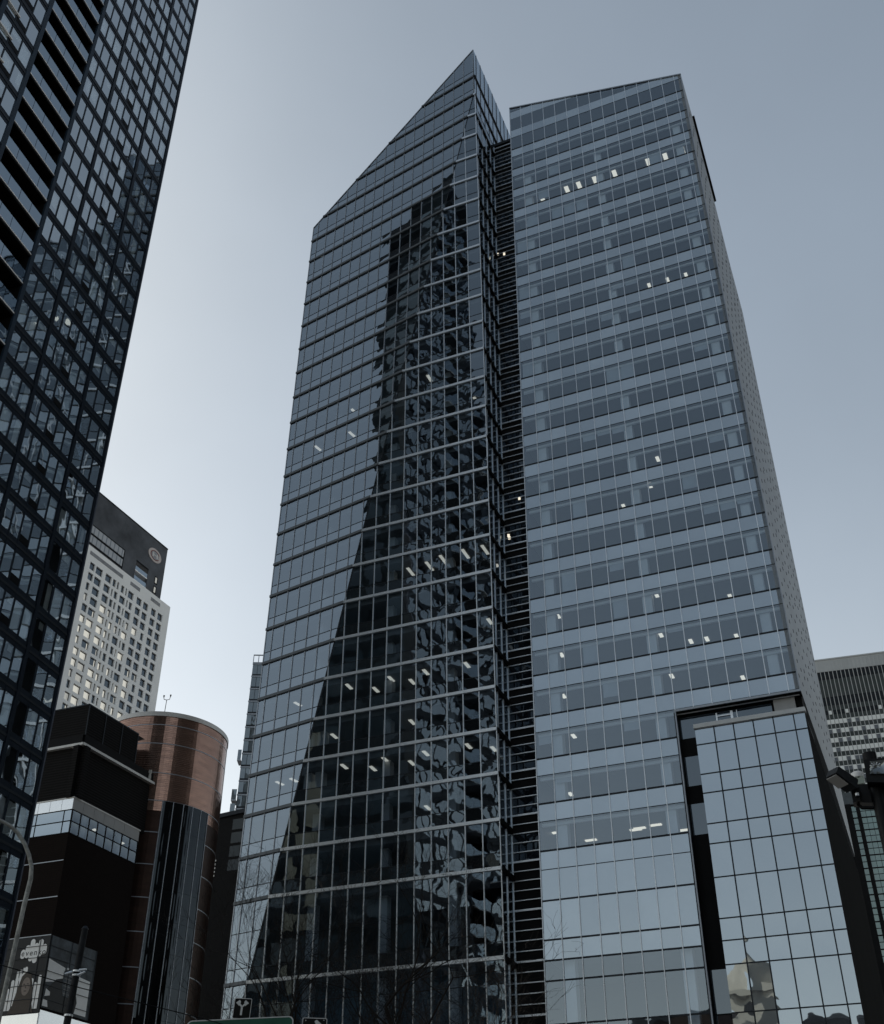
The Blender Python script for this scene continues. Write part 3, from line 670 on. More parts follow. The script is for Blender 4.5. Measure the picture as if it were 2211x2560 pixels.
b = MB(); b.bar(T1, (-0.03, GZ), (-0.03, LTOP), 0.10, -0.3, 0.14); b.build('corner_trim', solid('blue grey corner profile', (0.10, 0.115, 0.15), 0.5, 0.3, 0.05), lt)
b = MB(); b.slab(T1, 0.1, 12.0, GZ, LTOP, -1.2, -0.9); b.slab(T1, 17.4, 21.2, GZ, LTOP, -1.2, -0.9); b.build('room_backdrop', M['flatroom'], lt)
b = MB()
for s in (0.02, 3.62, 8.66, 17.38, 21.2): b.slab(T1, s - 0.1, s + 0.1, GZ, LTOP, -0.9, -0.3)
b.build('party_wall', M['flatroom'], lt)
slabs, guards, rooms = [], Panes(), Panes()
for k in range(NF):
    z = ZB0 + FH * k + 0.28
    for s0, s1 in ((12.2, 17.2), (21.5, 24.0)):
        slabs.append((s0, s1, z))
        for q in range(4):
            a0, a1 = s0 + (s1 - s0) * q / 4, s0 + (s1 - s0) * (q + 1) / 4
            guards.add(T1, [(a0 + 0.02, z + 0.02), (a1 - 0.02, z + 0.02), (a1 - 0.02, z + 1.12), (a0 + 0.02, z + 1.12)], (a0, a1, z, z + 1.12), 0.02)
slabs.sort(key=lambda c: -shown_area([T1.P(c[0], c[2]), T1.P(c[1], c[2]), T1.P(c[1], c[2] + .3), T1.P(c[0], c[2] + .3)]))
def bal(b, c):
    b.slab(T1, c[0], c[1], c[2] - 0.25, c[2], -2.2, 0.0); b.slab(T1, c[0], c[1], c[2] - 0.06, c[2] + 0.02, 0.0, 0.05, 1)
boxes([lambda b, c=c: bal(b, c) for c in slabs], 'balcony_slab', [M['black'], M['white_edge']], lt)
guards.build('balustrade', M['balglass'], lt)
for k in range(24, 34):
    z = ZB0 + FH * k + 0.58; b = MB(); b.slab(T1, 19.65, 24.2, z - 0.06, z + 0.06, 0.0, 0.18); b.build('balcony_edge', M['white_edge'], lt)
b = MB(); b.slab(T1, 12.0, 17.4, GZ, LTOP, -2.6, -2.2); b.slab(T1, 21.2, 24.3, GZ, LTOP, -2.6, -2.2); b.build('balcony_back', M['black'], lt)
b = MB(); b.slab(T1, 11.9, 12.2, GZ, LTOP, -2.3, -0.1); b.slab(T1, 17.2, 17.4, GZ, LTOP, -2.3, -0.1); b.slab(T1, 21.2, 21.5, GZ, LTOP, -2.3, -0.1); b.slab(T1, 24.0, 24.3, GZ, LTOP, -2.3, -0.1); b.build('balcony_cheek', M['black'], lt)
b = MB(); b.slab(T1, 17.5, 19.0, 38, 40.2, -0.1, 0.08); b.build('stone_panel', solid('rough stone panel', (0.4, 0.39, 0.35), 0.9, 0, 0.3, 4), lt)
# its far face, which the pointed tower mirrors: dark glass first, pale panelled bays further along
T2 = Face(LO, Vector((-0.9513, 0.3082, 0)) * LK, LV_)
LD = 26.5
M['farmatte'] = solid('dark matte far wall', (0.016, 0.021, 0.025), 0.95, 0, 0.3, 0.4, spec=0.0)
b = MB(); b.prism(T2, [(0, GZ), (LD, GZ), (LD, LTOP - 20), (22, LTOP - 20), (22, LTOP - 10), (16, LTOP - 10), (16, LTOP), (0, LTOP)], -0.4, 0.0); b.build('far_wall', M['farmatte'], lt)
M['resdark'] = glass('dark flat glass', None, 1.6, back=(0.022, 0.034, 0.044), pillow=0.004, backvar=0.8)
M['beige'] = solid('beige panel', (0.25, 0.255, 0.215), 0.95, 0, 0.3, 0.4, spec=0.0)
fw, bp_ = Panes(), []
for k in range(NF):
    zb = ZB0 + FH * k
    for j in range(17):
        s0 = 0.6 + j * 3.0
        if s0 + 2.6 > LD or zb + 2 > LTOP - (0 if s0 < 13.4 else 10 if s0 < 19.4 else 20): continue
        if j < 4 or k > 20 or rl_.random() > 0.55: fw.add(T2, [(s0, zb), (s0 + 2.5, zb), (s0 + 2.5, zb + 2.0), (s0, zb + 2.0)], (s0, s0 + 2.5, zb, zb + 2), 0.02)
        else: bp_.append((s0, zb))
fw.build('far_window', M['resdark'], lt)
boxes([lambda b, c=c: b.slab(T2, c[0], c[0] + rl_.choice([0.9, 1.3, 2.5]), c[1] - 0.3, c[1] + 2.0, 0.0, 0.06) for c in bp_], 'far_panel', M['beige'], lt)
q = [T1.P(24.3, 0, -0.4), T1.P(24.3, 0, -0.4) + Vector((-0.9513, 0.3082, 0)) * LK * LD, T2.P(LD, 0, -0.4)]
b = MB()
for a, c in ((q[0], q[1]), (q[1], q[2])): b.face([Vector((a.x, a.y, GZ)), Vector((c.x, c.y, GZ)), Vector((c.x, c.y, 0)) + LV_ * LTOP, Vector((a.x, a.y, 0)) + LV_ * LTOP])
b.build('rear_wall', M['navy'], lt)
b = MB(); b.face([T1.P(0, LTOP, -0.1), T1.P(24.3, LTOP, -0.1), q[1] + LV_ * LTOP, T2.P(LD, LTOP, -0.1)]); b.build('roof', M['roof'], lt)

# ------------------------------------------------------------------ white hotel-like tower with dark top and club emblem
ht = thing('residential_tower', 'pale apartment tower with many small square windows and dark top bearing a round emblem', 'apartment tower')
HU = udir(64.2); k_ = 280 / 170.0
hp = at(425.8, 1520.9, 280.0); HV = Vector((-0.037 * HU.x, -0.037 * HU.y, 1)); HO = hp - HV * hp.z
HF = Face(HO, -HU, HV, flip=True)
M['whitewall'] = solid('pale concrete wall', (0.74, 0.755, 0.77), 0.85, 0, 0.08, 0.15)
M['topwall'] = solid('mottled dark cladding', (0.070, 0.076, 0.088), 0.5, 0.1, 0.6, 0.12)
M['htglass'] = glass('small window glass', None, 2.3, back=(0.02, 0.024, 0.028), tilt=0.05, wave=0.02)
M['htglow'] = lit('warm mirrored glow', (0.90, 0.89, 0.80), 0.50)  # glow painted on panes for the sunlit building they mirror
M['htglow2'] = lit('pale mirrored glow', (0.80, 0.81, 0.76), 0.36)
wc = [(2.66, 4.68), (5.55, 7.5), (8.96, 11.0), (11.74, 13.82), (15.2, 17.4), (17.95, 18.5), (19.1, 20.3), (21.25, 21.95), (22.5, 23.7), (24.3, 26.63), (27.85, 30.4), (30.88, 32.75), (35.2, 37.0), (38.2, 40)]
ZR0, RH = 155.4, 2.985                            # head of the top row, storey height
nrow = 42
ztop_w = 159.5; HL = 41.5
def row_cols(k):
    r = random.Random(100 + k // 1); out = []
    for i, (a, c) in enumerate(wc):
        a2, c2 = a, c
        if k % 2 and i in (4, 5, 6): a2, c2 = ((15.2, 16.4), (16.95, 17.5), (18.1, 20.3))[i - 4]
        if k % 3 == 1 and i in (7, 8): a2, c2 = ((21.25, 22.5), (23.1, 23.7))[i - 7]
        if k % 4 >= 2 and i == 11: a2 += 0.7
        if k % 5 == 3 and i == 2: c2 -= 0.8
        out.append((a2, c2))
    return out
b = MB(); b.slab(HF, 0, HL, ZR0, ztop_w, -0.6, 0); b.slab(HF, 0, HL, GZ, ZR0 - RH * nrow, -0.6, 0)
for k in range(nrow):
    zt = ZR0 - RH * k; zb = zt - 2.10; nxt = ZR0 - RH * (k + 1)
    b.slab(HF, 0, HL, nxt, zb, -0.6, 0)
    e = 0.0
    for a, c in row_cols(k): b.slab(HF, e, a, zb, zt, -0.6, 0); e = c
    b.slab(HF, e, HL, zb, zt, -0.6, 0)
b.build('wall', M['whitewall'], ht)
wins = []
rh = random.Random(5)
for k in range(nrow):
    zt = ZR0 - RH * k
    for i, (a, c) in enumerate(row_cols(k)): wins.append((a, c, zt - 2.10, zt, k, i))
wins.sort(key=lambda c: -shown_area([HF.P(c[0], c[2]), HF.P(c[1], c[2]), HF.P(c[1], c[3]), HF.P(c[0], c[3])]))
def win(b, c):
    a, e, z0, z1, k, i = c
    b.slab(HF, a, e, z0, z1, -0.55, -0.42)                                   # dark frame sheet
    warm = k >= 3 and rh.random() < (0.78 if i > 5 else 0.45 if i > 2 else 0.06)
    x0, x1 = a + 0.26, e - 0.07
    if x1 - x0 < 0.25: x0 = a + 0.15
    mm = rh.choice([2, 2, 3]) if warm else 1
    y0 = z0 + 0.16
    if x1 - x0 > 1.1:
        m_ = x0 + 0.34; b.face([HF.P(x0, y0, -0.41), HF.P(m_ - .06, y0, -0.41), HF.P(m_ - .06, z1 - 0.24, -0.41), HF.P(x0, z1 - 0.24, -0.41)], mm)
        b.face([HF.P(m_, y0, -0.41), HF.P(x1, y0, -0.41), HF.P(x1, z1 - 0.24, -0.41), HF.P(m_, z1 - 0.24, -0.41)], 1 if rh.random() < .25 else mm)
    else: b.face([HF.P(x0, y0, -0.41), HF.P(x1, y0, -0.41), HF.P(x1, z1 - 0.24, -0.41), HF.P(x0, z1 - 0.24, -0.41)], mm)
boxes([lambda b, c=c: win(b, c) for c in wins], 'window', [M['black'], M['htglass'], M['htglow'], M['htglow2']], ht)
# louvred vents under the coping
for a, c in ((4.4, 8.4), (13.2, 17.2), (20.4, 33.5)):
    b = MB(); b.slab(HF, a, c, 157.2, 158.2, 0.0, 0.06); b.build('vent_grille', solid('grey grille', (0.22, 0.23, 0.25), 0.7, 0.2, 0.4, 1.5), ht)
# dark top, set in from the right edge, with windows cut as panels
TOPZ = 175.9; S0, S1 = 4.4, HL
b = MB(); b.prism(HF, [(S0, ztop_w), (10.8, ztop_w), (10.8, 165.7), (16.1, 165.7), (16.1, ztop_w), (S1, ztop_w), (S1, TOPZ), (S0, TOPZ)], -0.8, -0.25)
b.face([HF.P(S0, ztop_w, -0.3), HF.P(S0, ztop_w, -30), HF.P(S0, TOPZ, -30), HF.P(S0, TOPZ, -0.3)]); b.build('dark_top', M['topwall'], ht)
b = MB(); b.slab(HF, 10.8, 16.1, ztop_w, 165.7, -3.0, -2.6); b.build('loggia_back', M['black'], ht)
for z in (159.6, 162.5):
    b = MB(); b.slab(HF, 10.8, 16.0, z, z + 0.25, -2.6, -0.3); b.build('loggia_floor', M['white_edge'], ht)
    b = MB(); b.face([HF.P(10.9, z + .25, -.35), HF.P(15.9, z + .25, -.35), HF.P(15.9, z + 1.5, -.35), HF.P(10.9, z + 1.5, -.35)]); b.build('loggia_guard', M['balglass'], ht)
for z0, z1 in ((163.3, 165.5), (160.5, 162.6)):
    b = MB(); b.slab(HF, 21.4, 40, z0, z1, -0.24, -0.16); b.build('window_band', [lined('ribbed pale glazing', (0.36, 0.38, 0.41), (0.20, 0.22, 0.25), 0.7, 0.25, 0.25, 0.1, 'X')], ht)
b = MB()
for z in (165.6, 163.0, 160.2): b.slab(HF, 21.2, 40.2, z - 0.16, z + 0.16, -0.24, -0.12)
b.slab(HF, 21.1, 21.4, 159.6, 165.7, -0.24, -0.12); b.build('window_band_frame', M['black'], ht)
for z0 in (159.9, 162.9):
    b = MB(); b.slab(HF, 6.6, 7.9, z0, z0 + 2.3, -0.24, -0.2); b.face([HF.P(6.95, z0 + .35, -.19), HF.P(7.65, z0 + .35, -.19), HF.P(7.65, z0 + 2.0, -.19), HF.P(6.95, z0 + 2.0, -.19)], 1); b.build('window', [M['black'], M['htglow2']], ht)
b = MB(); b.bar(HF, (S0, TOPZ), (S1, TOPZ), 0.25, -0.8, -0.1); b.build('parapet', M['dark_frame'], ht)
# emblem: letter C ring with an H inside
emb = bpy.data.objects.new('emblem', None); COL.objects.link(emb); emb.parent = ht; emb['label'] = 'round pale club emblem, a letter C around an H'
ec = (9.35, 170.9); ew, eh = 2.75, 1.95
def ring(b, r0, r1, a0, a1, d0, d1, n=40):
    for i in range(n):
        t0, t1 = R(a0 + (a1 - a0) * i / n), R(a0 + (a1 - a0) * (i + 1) / n)
        q = [(ec[0] - ew * r0 * math.cos(t0), ec[1] + eh * r0 * math.sin(t0)), (ec[0] - ew * r1 * math.cos(t0), ec[1] + eh * r1 * math.sin(t0)), (ec[0] - ew * r1 * math.cos(t1), ec[1] + eh * r1 * math.sin(t1)), (ec[0] - ew * r0 * math.cos(t1), ec[1] + eh * r0 * math.sin(t1))]
        b.prism(HF, q, d0, d1)
b = MB(); ring(b, 0.0, 1.02, 0, 360, -0.24, -0.1); b.build('emblem_disc', solid('emblem white', (0.46, 0.42, 0.42), 0.6), emb)
b = MB(); ring(b, 0.62, 0.72, 28, 332, -0.1, -0.03); b.build('emblem_ring', solid('emblem red', (0.16, 0.055, 0.05), 0.6), emb)
b = MB(); ring(b, 0.0, 0.60, 0, 360, -0.1, -0.06); b.build('emblem_inner', solid('emblem grey', (0.26, 0.27, 0.30), 0.6), emb)
b = MB()
for q in ([(-.75, -.75), (-.4, -.75), (-.4, .75), (-.75, .75)], [(.4, -.75), (.75, -.75), (.75, .75), (.4, .75)], [(-.4, -.15), (.4, -.15), (.4, .15), (-.4, .15)]):
    b.prism(HF, [(ec[0] - x * 1.5, ec[1] + y * 0.95) for x, y in q], -0.06, 0.0)
b.build('emblem_letter', solid('emblem letter white', (0.52, 0.52, 0.53), 0.6), emb)
# far sides
b = MB(); b.face([HF.P(0, GZ, -0.3), HF.P(0, GZ, -32), HF.P(0, ztop_w, -32), HF.P(0, ztop_w, -0.3)]); b.face([HF.P(0, ztop_w, -0.1), HF.P(HL, ztop_w, -0.1), HF.P(HL, ztop_w, -32), HF.P(0, ztop_w, -32)]); b.face([HF.P(S0, TOPZ, -0.5), HF.P(HL, TOPZ, -0.5), HF.P(HL, TOPZ, -30), HF.P(S0, TOPZ, -30)]); b.build('side_wall', M['whitewall'], ht)

# ------------------------------------------------------------------ brown brick arena block
ab = thing('arena_building', 'dark brown brick block with white corner window band, louvred top and posters below', 'arena')
BV = Vector((-0.045, 0, 1)); c_ = at(171.6, 2081, 95.0); BO = c_ - BV * c_.z
BK = 1.35
GL = Face(BO * BK, Vector((-0.9239, 0.3827, 0)) * BK, BV * BK, flip=True); GR = Face(BO * BK, udir(64.0) * BK, BV * BK)
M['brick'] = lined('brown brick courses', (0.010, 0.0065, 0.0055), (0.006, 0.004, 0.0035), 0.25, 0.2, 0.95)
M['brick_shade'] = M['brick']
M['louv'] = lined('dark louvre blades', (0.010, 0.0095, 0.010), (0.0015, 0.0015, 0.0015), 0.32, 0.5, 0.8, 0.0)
M['whitepanel'] = solid('white metal panel', (0.86, 0.88, 0.90), 0.22, 0.75, 0.04)
M['ledge'] = solid('pale metal ledge', (0.55, 0.55, 0.54), 0.45, 0.3, 0.08)
WL, WR = 14.0, 8.65
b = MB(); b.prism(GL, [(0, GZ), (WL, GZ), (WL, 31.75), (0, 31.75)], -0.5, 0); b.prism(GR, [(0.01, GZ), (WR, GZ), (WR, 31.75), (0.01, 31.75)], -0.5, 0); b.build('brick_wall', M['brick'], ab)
for z in (29.5, 26.6, 23.65):
    b = MB(); b.slab(GL, 0.05, WL, z - 0.035, z + 0.035, 0.0, 0.03); b.build('string_course', M['dull_silver'], ab)
# window band
M['bandglass'] = glass('band glass', None, 4.4, back=(0.10, 0.12, 0.15), pillow=0.006, tilt=0.01)
M['bandglass2'] = glass('band glass clear', (0.5, 0.55, 0.6), 2.4, pillow=0.03, tilt=0.02)
bw1, bw2 = Panes(), Panes()
for s0, s1 in ((0.05, 0.75), (0.8, 3.55), (3.6, 6.4), (6.45, 9.2)):
    for t0, t1 in ((31.8, 32.72), (32.8, 33.68)): bw1.add(GL, [(s0, t0), (s1, t0), (s1, t1), (s0, t1)], (s0, s1, t0, t1), 0.0)
for i in range(8):
    s0, s1 = 0.08 + i * 1.07, 0.08 + i * 1.07 + 1.0
    for t0, t1 in ((31.8, 32.72), (32.8, 33.68)): bw2.add(GR, [(s0, t0), (s1, t0), (s1, t1), (s0, t1)], (s0, s1, t0, t1), 0.0)
bw1.build('band_window', M['bandglass'], ab); bw2.build('band_window', M['bandglass2'], ab)
b = MB()
for fc, W_ in ((GL, WL), (GR, WR)):
    for t in (31.76, 32.76, 33.72): b.slab(fc, 0, W_, t - 0.04, t + 0.04, -0.1, 0.04)
for s in (0.78, 3.57, 6.42): b.slab(GL, s - 0.04, s + 0.04, 31.8, 33.7, -0.1, 0.03)
for i in range(9): b.slab(GR, 0.02 + i * 1.07, 0.1 + i * 1.07, 31.8, 33.7, -0.1, 0.06)
b.build('band_frame', M['black'], ab)
b = MB(); b.slab(GR, 0.3, WR, 31.8, 33.7, -1.6, -1.4); b.slab(GL, 0.3, WL, 31.8, 33.7, -1.0, -0.8); b.build('band_interior', solid('band room', (0.10, 0.11, 0.14), 0.9, 0, 0.5, 0.6), ab)
for s in (1.6, 6.2): b = MB(); b.slab(GR, s, s + 0.5, 31.8, 33.7, -0.6, -0.3); b.build('band_column', M['column'], ab)
for s in (3.4, 7.0): b = MB(); b.slab(GR, s, s + 0.35, 33.2, 33.28, -0.9, -0.5); b.build('ceiling_lamp', M['lamp'], ab)
for fc, W_, ss in ((GL, WL, [0, 1.15, 2.35, 3.55, 4.8, 6]), (GR, WR, [0, 1.25, 2.6, 3.9, 5.25, 6.6, 8.65])):
    for i in range(len(ss) - 1): b = MB(); b.slab(fc, ss[i] + 0.015, ss[i + 1] - 0.015, 33.76, 34.7, -0.3, 0.04); b.build('white_panel', M['whitepanel'] if fc is GL else solid('white panel painted in shade', (0.34, 0.345, 0.35), 0.5, 0, 0.05), ab)  # right face's weaker light is put into its greyer panel colour
b = MB(); b.slab(GL, -0.06, WL, 34.7, 34.8, -0.4, 0.1); b.slab(GR, -0.06, WR + 0.1, 34.7, 34.8, -0.4, 0.1); b.build('coping', M['ledge'], ab)
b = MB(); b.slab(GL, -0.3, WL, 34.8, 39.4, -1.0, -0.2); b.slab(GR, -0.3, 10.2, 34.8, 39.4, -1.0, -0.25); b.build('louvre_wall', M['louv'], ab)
b = MB(); b.slab(GL, -0.1, WL, 39.4, 39.62, -1.6, 0.25); b.slab(GR, -0.1, 10.9, 39.4, 39.62, -1.6, 0.25); b.build('ledge', M['ledge'], ab)
b = MB(); b.slab(GL, 0.1, WL, 39.62, 40.4, -1.0, 0.1); b.slab(GR, 0.1, 9.6, 39.62, 40.4, -1.0, 0.05); b.build('upstand', M['black'], ab)
b = MB(); b.slab(GL, -0.02, WL, 40.4, 43.2, -1.0, 0.0); b.slab(GR, 0.0, 6.9, 40.4, 43.2, -1.0, 0.02); b.build('louvre_penthouse', M['louv'], ab)
b = MB()
for s in (0.05, 2.3, 4.6, 6.8): b.slab(GR, s - 0.05, s + 0.05, 40.4, 43.25, -0.1, 0.08)
b.slab(GL, 0, WL, 43.2, 43.32, -0.6, 0.06); b.slab(GR, 0, 6.9, 43.2, 43.32, -0.6, 0.06)
b.build('penthouse_frame', M['dark_frame'], ab)
b = MB(); e0, e1 = GL.P(WL, 0), GR.P(12, 0)
for z in (34.8, 39.5, 43.25):
    q = [GL.P(0, z, -0.2), GL.P(WL, z, -0.2), GL.P(WL, z, -0.2) + udir(64) * 12, GR.P(8 if z > 36 else 9, z, -0.2)]; b.face(q)
b.build('roof', M['roof'], ab)
# poster panels at the foot of the block: flat printed sheets
pp = bpy.data.objects.new('poster', None); COL.objects.link(pp); pp.parent = ab; pp['label'] = 'dark printed corner posters with portrait, masked goalkeeper and white lettering'
M['pdark'] = solid('poster dark print', (0.010, 0.013, 0.017), 0.35, 0, 0.4, 0.8); M['pwhite'] = solid('poster white print', (0.85, 0.87, 0.88), 0.4, 0, 0.05)
M['pgrey'] = solid('poster grey print', (0.20, 0.21, 0.22), 0.4, 0, 0.5, 3); M['pskin'] = solid('poster portrait tone', (0.22, 0.185, 0.165), 0.4, 0, 0.25, 3)
M['phair'] = solid('poster hair tone', (0.055, 0.045, 0.038), 0.4, 0, 0.6, 5, stretch=(8, 8, 0.7)); M['pmid'] = solid('poster blue grey print', (0.05, 0.065, 0.08), 0.4, 0, 0.7, 0.9)
b = MB(); b.slab(GL, 0.0, 5.2, 18.0, 23.62, 0.0, 0.05); b.build('poster_sheet', M['pdark'], pp)
b = MB(); b.slab(GR, 0.05, 5.3, 18.4, 23.62, 0.0, 0.05); b.build('poster_sheet', M['pmid'], pp)
def px_poly(fc, pts, d):      # outline read on the print, in facade metres
    return [fc.P(a, c, d) for a, c in pts]
def flat(name, fc, poly, d, m):
    b = MB(); b.prism(fc, poly, d, d + 0.012); return b.build(name, m, pp)
def oval(cx, cy, rx_, ry_, n=20): return [(cx + rx_ * math.cos(2 * math.pi * i / n), cy + ry_ * math.sin(2 * math.pi * i / n)) for i in range(n)]
# lettering on white rounded bars
word = 'evenko'; tops = [22.72, 23.02, 23.45, 23.12, 23.38, 22.98]; bots = [22.02, 22.05, 21.78, 21.62, 22.08, 22.2]
for i, ch in enumerate(word):
    cxl = 2.45 - i * 0.40; hw = 0.215
    pl = [(cxl + hw * math.cos(R(a)), tops[i] - hw + hw * math.sin(R(a))) for a in range(0, 181, 20)] + [(cxl + hw * math.cos(R(a)), bots[i] + hw + hw * math.sin(R(a))) for a in range(180, 361, 20)]
    flat('letter_bar', GL, pl, 0.05, M['pwhite'])
    cu = bpy.data.curves.new('letter', 'FONT'); cu.body = ch; cu.size = 0.62; cu.align_x = 'CENTER'; cu.extrude = 0.006
    tmp = bpy.data.objects.new('letter_tmp', cu); COL.objects.link(tmp)
    dg = bpy.context.evaluated_depsgraph_get(); me = bpy.data.meshes.new_from_object(tmp.evaluated_get(dg)); bpy.data.objects.remove(tmp)
    pos = GL.P(cxl, 22.22, 0.075); ux = -GL.u; mt = Matrix(((ux.x, 0, GL.n.x, pos.x), (ux.y, 0, GL.n.y, pos.y), (ux.z, BK, GL.n.z, pos.z), (0, 0, 0, 1)))
    me.transform(mt); me.materials.clear(); me.materials.append(M['pdark']); lo = bpy.data.objects.new('letter', me); COL.objects.link(lo); lo.parent = pp
rp = random.Random(4)
for i in range(9):            # white rising bars round the portrait
    cxl = 3.3 - i * 0.36; h = [19.9, 20.5, 20.7, 20.9, 21.4, 20.9, 20.5, 20.2, 20.7][i]
    flat('print_bar', GL, [(cxl - .14, 18.3), (cxl + .14, 18.3), (cxl + .14, h - .1), (cxl + .07, h), (cxl - .07, h), (cxl - .14, h - .1)], 0.05, M['pwhite'])
for k in range(3):
    cxl = 2.6 - k * .28; flat('print_bar', GL, [(cxl - .1, 20.4), (cxl + .1, 20.4), (cxl + .1, 21.1 + .12 * k), (cxl - .1, 21.1 + .12 * k)], 0.051, M['pwhite'])
flat('portrait_hair', GL, [(0.95, 18.1), (2.7, 18.1), (2.6, 18.9), (2.35, 19.9), (2.15, 20.7), (1.75, 21.05), (1.3, 20.85), (1.05, 20.1), (0.8, 18.9)], 0.066, M['phair'])
flat('portrait_face', GL, oval(1.62, 19.95, 0.40, 0.66), 0.082, M['pskin'])
flat('portrait_shoulder', GL, [(0.6, 18.05), (3.0, 18.05), (2.7, 18.6), (2.0, 18.9), (1.2, 18.9), (0.8, 18.6)], 0.080, M['phair'])
for dx in (-0.17, 0.17): flat('portrait_eye', GL, oval(1.62 + dx, 20.12, 0.085, 0.035, 10), 0.096, M['pdark'])
flat('portrait_mouth', GL, oval(1.62, 19.62, 0.15, 0.04, 10), 0.096, M['phair']); flat('portrait_nose', GL, [(1.57, 19.82), (1.67, 19.82), (1.63, 20.05)], 0.096, M['phair'])
flat('print_field', GR, [(0.1, 20.2), (2.0, 20.6), (2.0, 21.6), (0.1, 21.9)], 0.05, M['pwhite'])
flat('print_field', GR, [(3.6, 18.6), (5.0, 18.6), (5.0, 21.2), (3.6, 21.3)], 0.05, M['pwhite'])
flat('player_body', GR, [(0.25, 18.45), (3.6, 18.45), (3.8, 19.4), (3.3, 20.7), (2.2, 20.9), (1.2, 20.6), (0.5, 19.9)], 0.066, M['pdark'])
flat('player_sleeve_mark', GR, [(0.1, 18.5), (0.7, 18.5), (0.55, 18.95), (0.1, 19.0)], 0.082, M['pwhite']); flat('player_sleeve_mark', GR, [(0.2, 19.2), (0.75, 19.35), (0.7, 19.6), (0.25, 19.75)], 0.082, M['pwhite'])
flat('player_mask', GR, [(2.1, 19.6), (3.3, 19.5), (3.6, 20.6), (3.5, 21.6), (2.9, 22.3), (2.2, 22.1), (1.9, 21.2), (1.9, 20.3)], 0.082, M['pmid'])
for i in range(6): flat('mask_bar', GR, [(2.05, 19.75 + i * .27), (3.35, 19.7 + i * .27), (3.35, 19.76 + i * .27), (2.05, 19.81 + i * .27)], 0.098, M['pgrey'])
for i in range(4): flat('mask_bar', GR, [(2.2 + i * .32, 19.6), (2.25 + i * .32, 19.6), (2.3 + i * .32, 21.2), (2.25 + i * .32, 21.2)], 0.1, M['pgrey'])
for i in range(5): flat('mask_mark', GR, oval(2.2 + rp.random() * 1.1, 21.3 + rp.random() * .7, .12, .09, 8), 0.098, M['pwhite'])
b = MB()
for t in (19.0, 20.0, 21.0, 22.0, 22.85): b.slab(GL, 0, 5.2, t - 0.02, t + 0.02, 0.1, 0.13); b.slab(GR, 0, 5.3, t - 0.02, t + 0.02, 0.1, 0.13)
for s in (0.02, 0.9, 3.6): b.slab(GL, s - 0.025, s + 0.025, 18.0, 23.6, 0.1, 0.13)
for s in (0.03, 2.4, 5.28): b.slab(GR, s - 0.025, s + 0.025, 18.4, 23.6, 0.1, 0.13)
b.build('poster_grid', M['dark_frame'], pp)
b = MB(); b.slab(GL, 0, WL, 15.8, 17.95, 0.0, 0.10); b.slab(GR, 0, WR, 15.8, 18.2, 0.0, 0.10); b.build('white_panel', M['whitepanel'], ab)
b = MB(); p = GR.P(9.0, 39.62, 0.1); b.tube([p, p + Vector((0, 0, 0.35)), p + Vector((0, 0, 0.9))], [0.18, 0.2, 0.12]); b.box(p.x - .16, p.x + .16, p.y - .16, p.y + .16, p.z + .85, p.z + 1.25)
tag(b.build('roof_fixture', solid('white fixture', (0.5, 0.5, 0.48), 0.6)), 'small white fixture standing on the pale ledge of the brick block', 'light fixture')

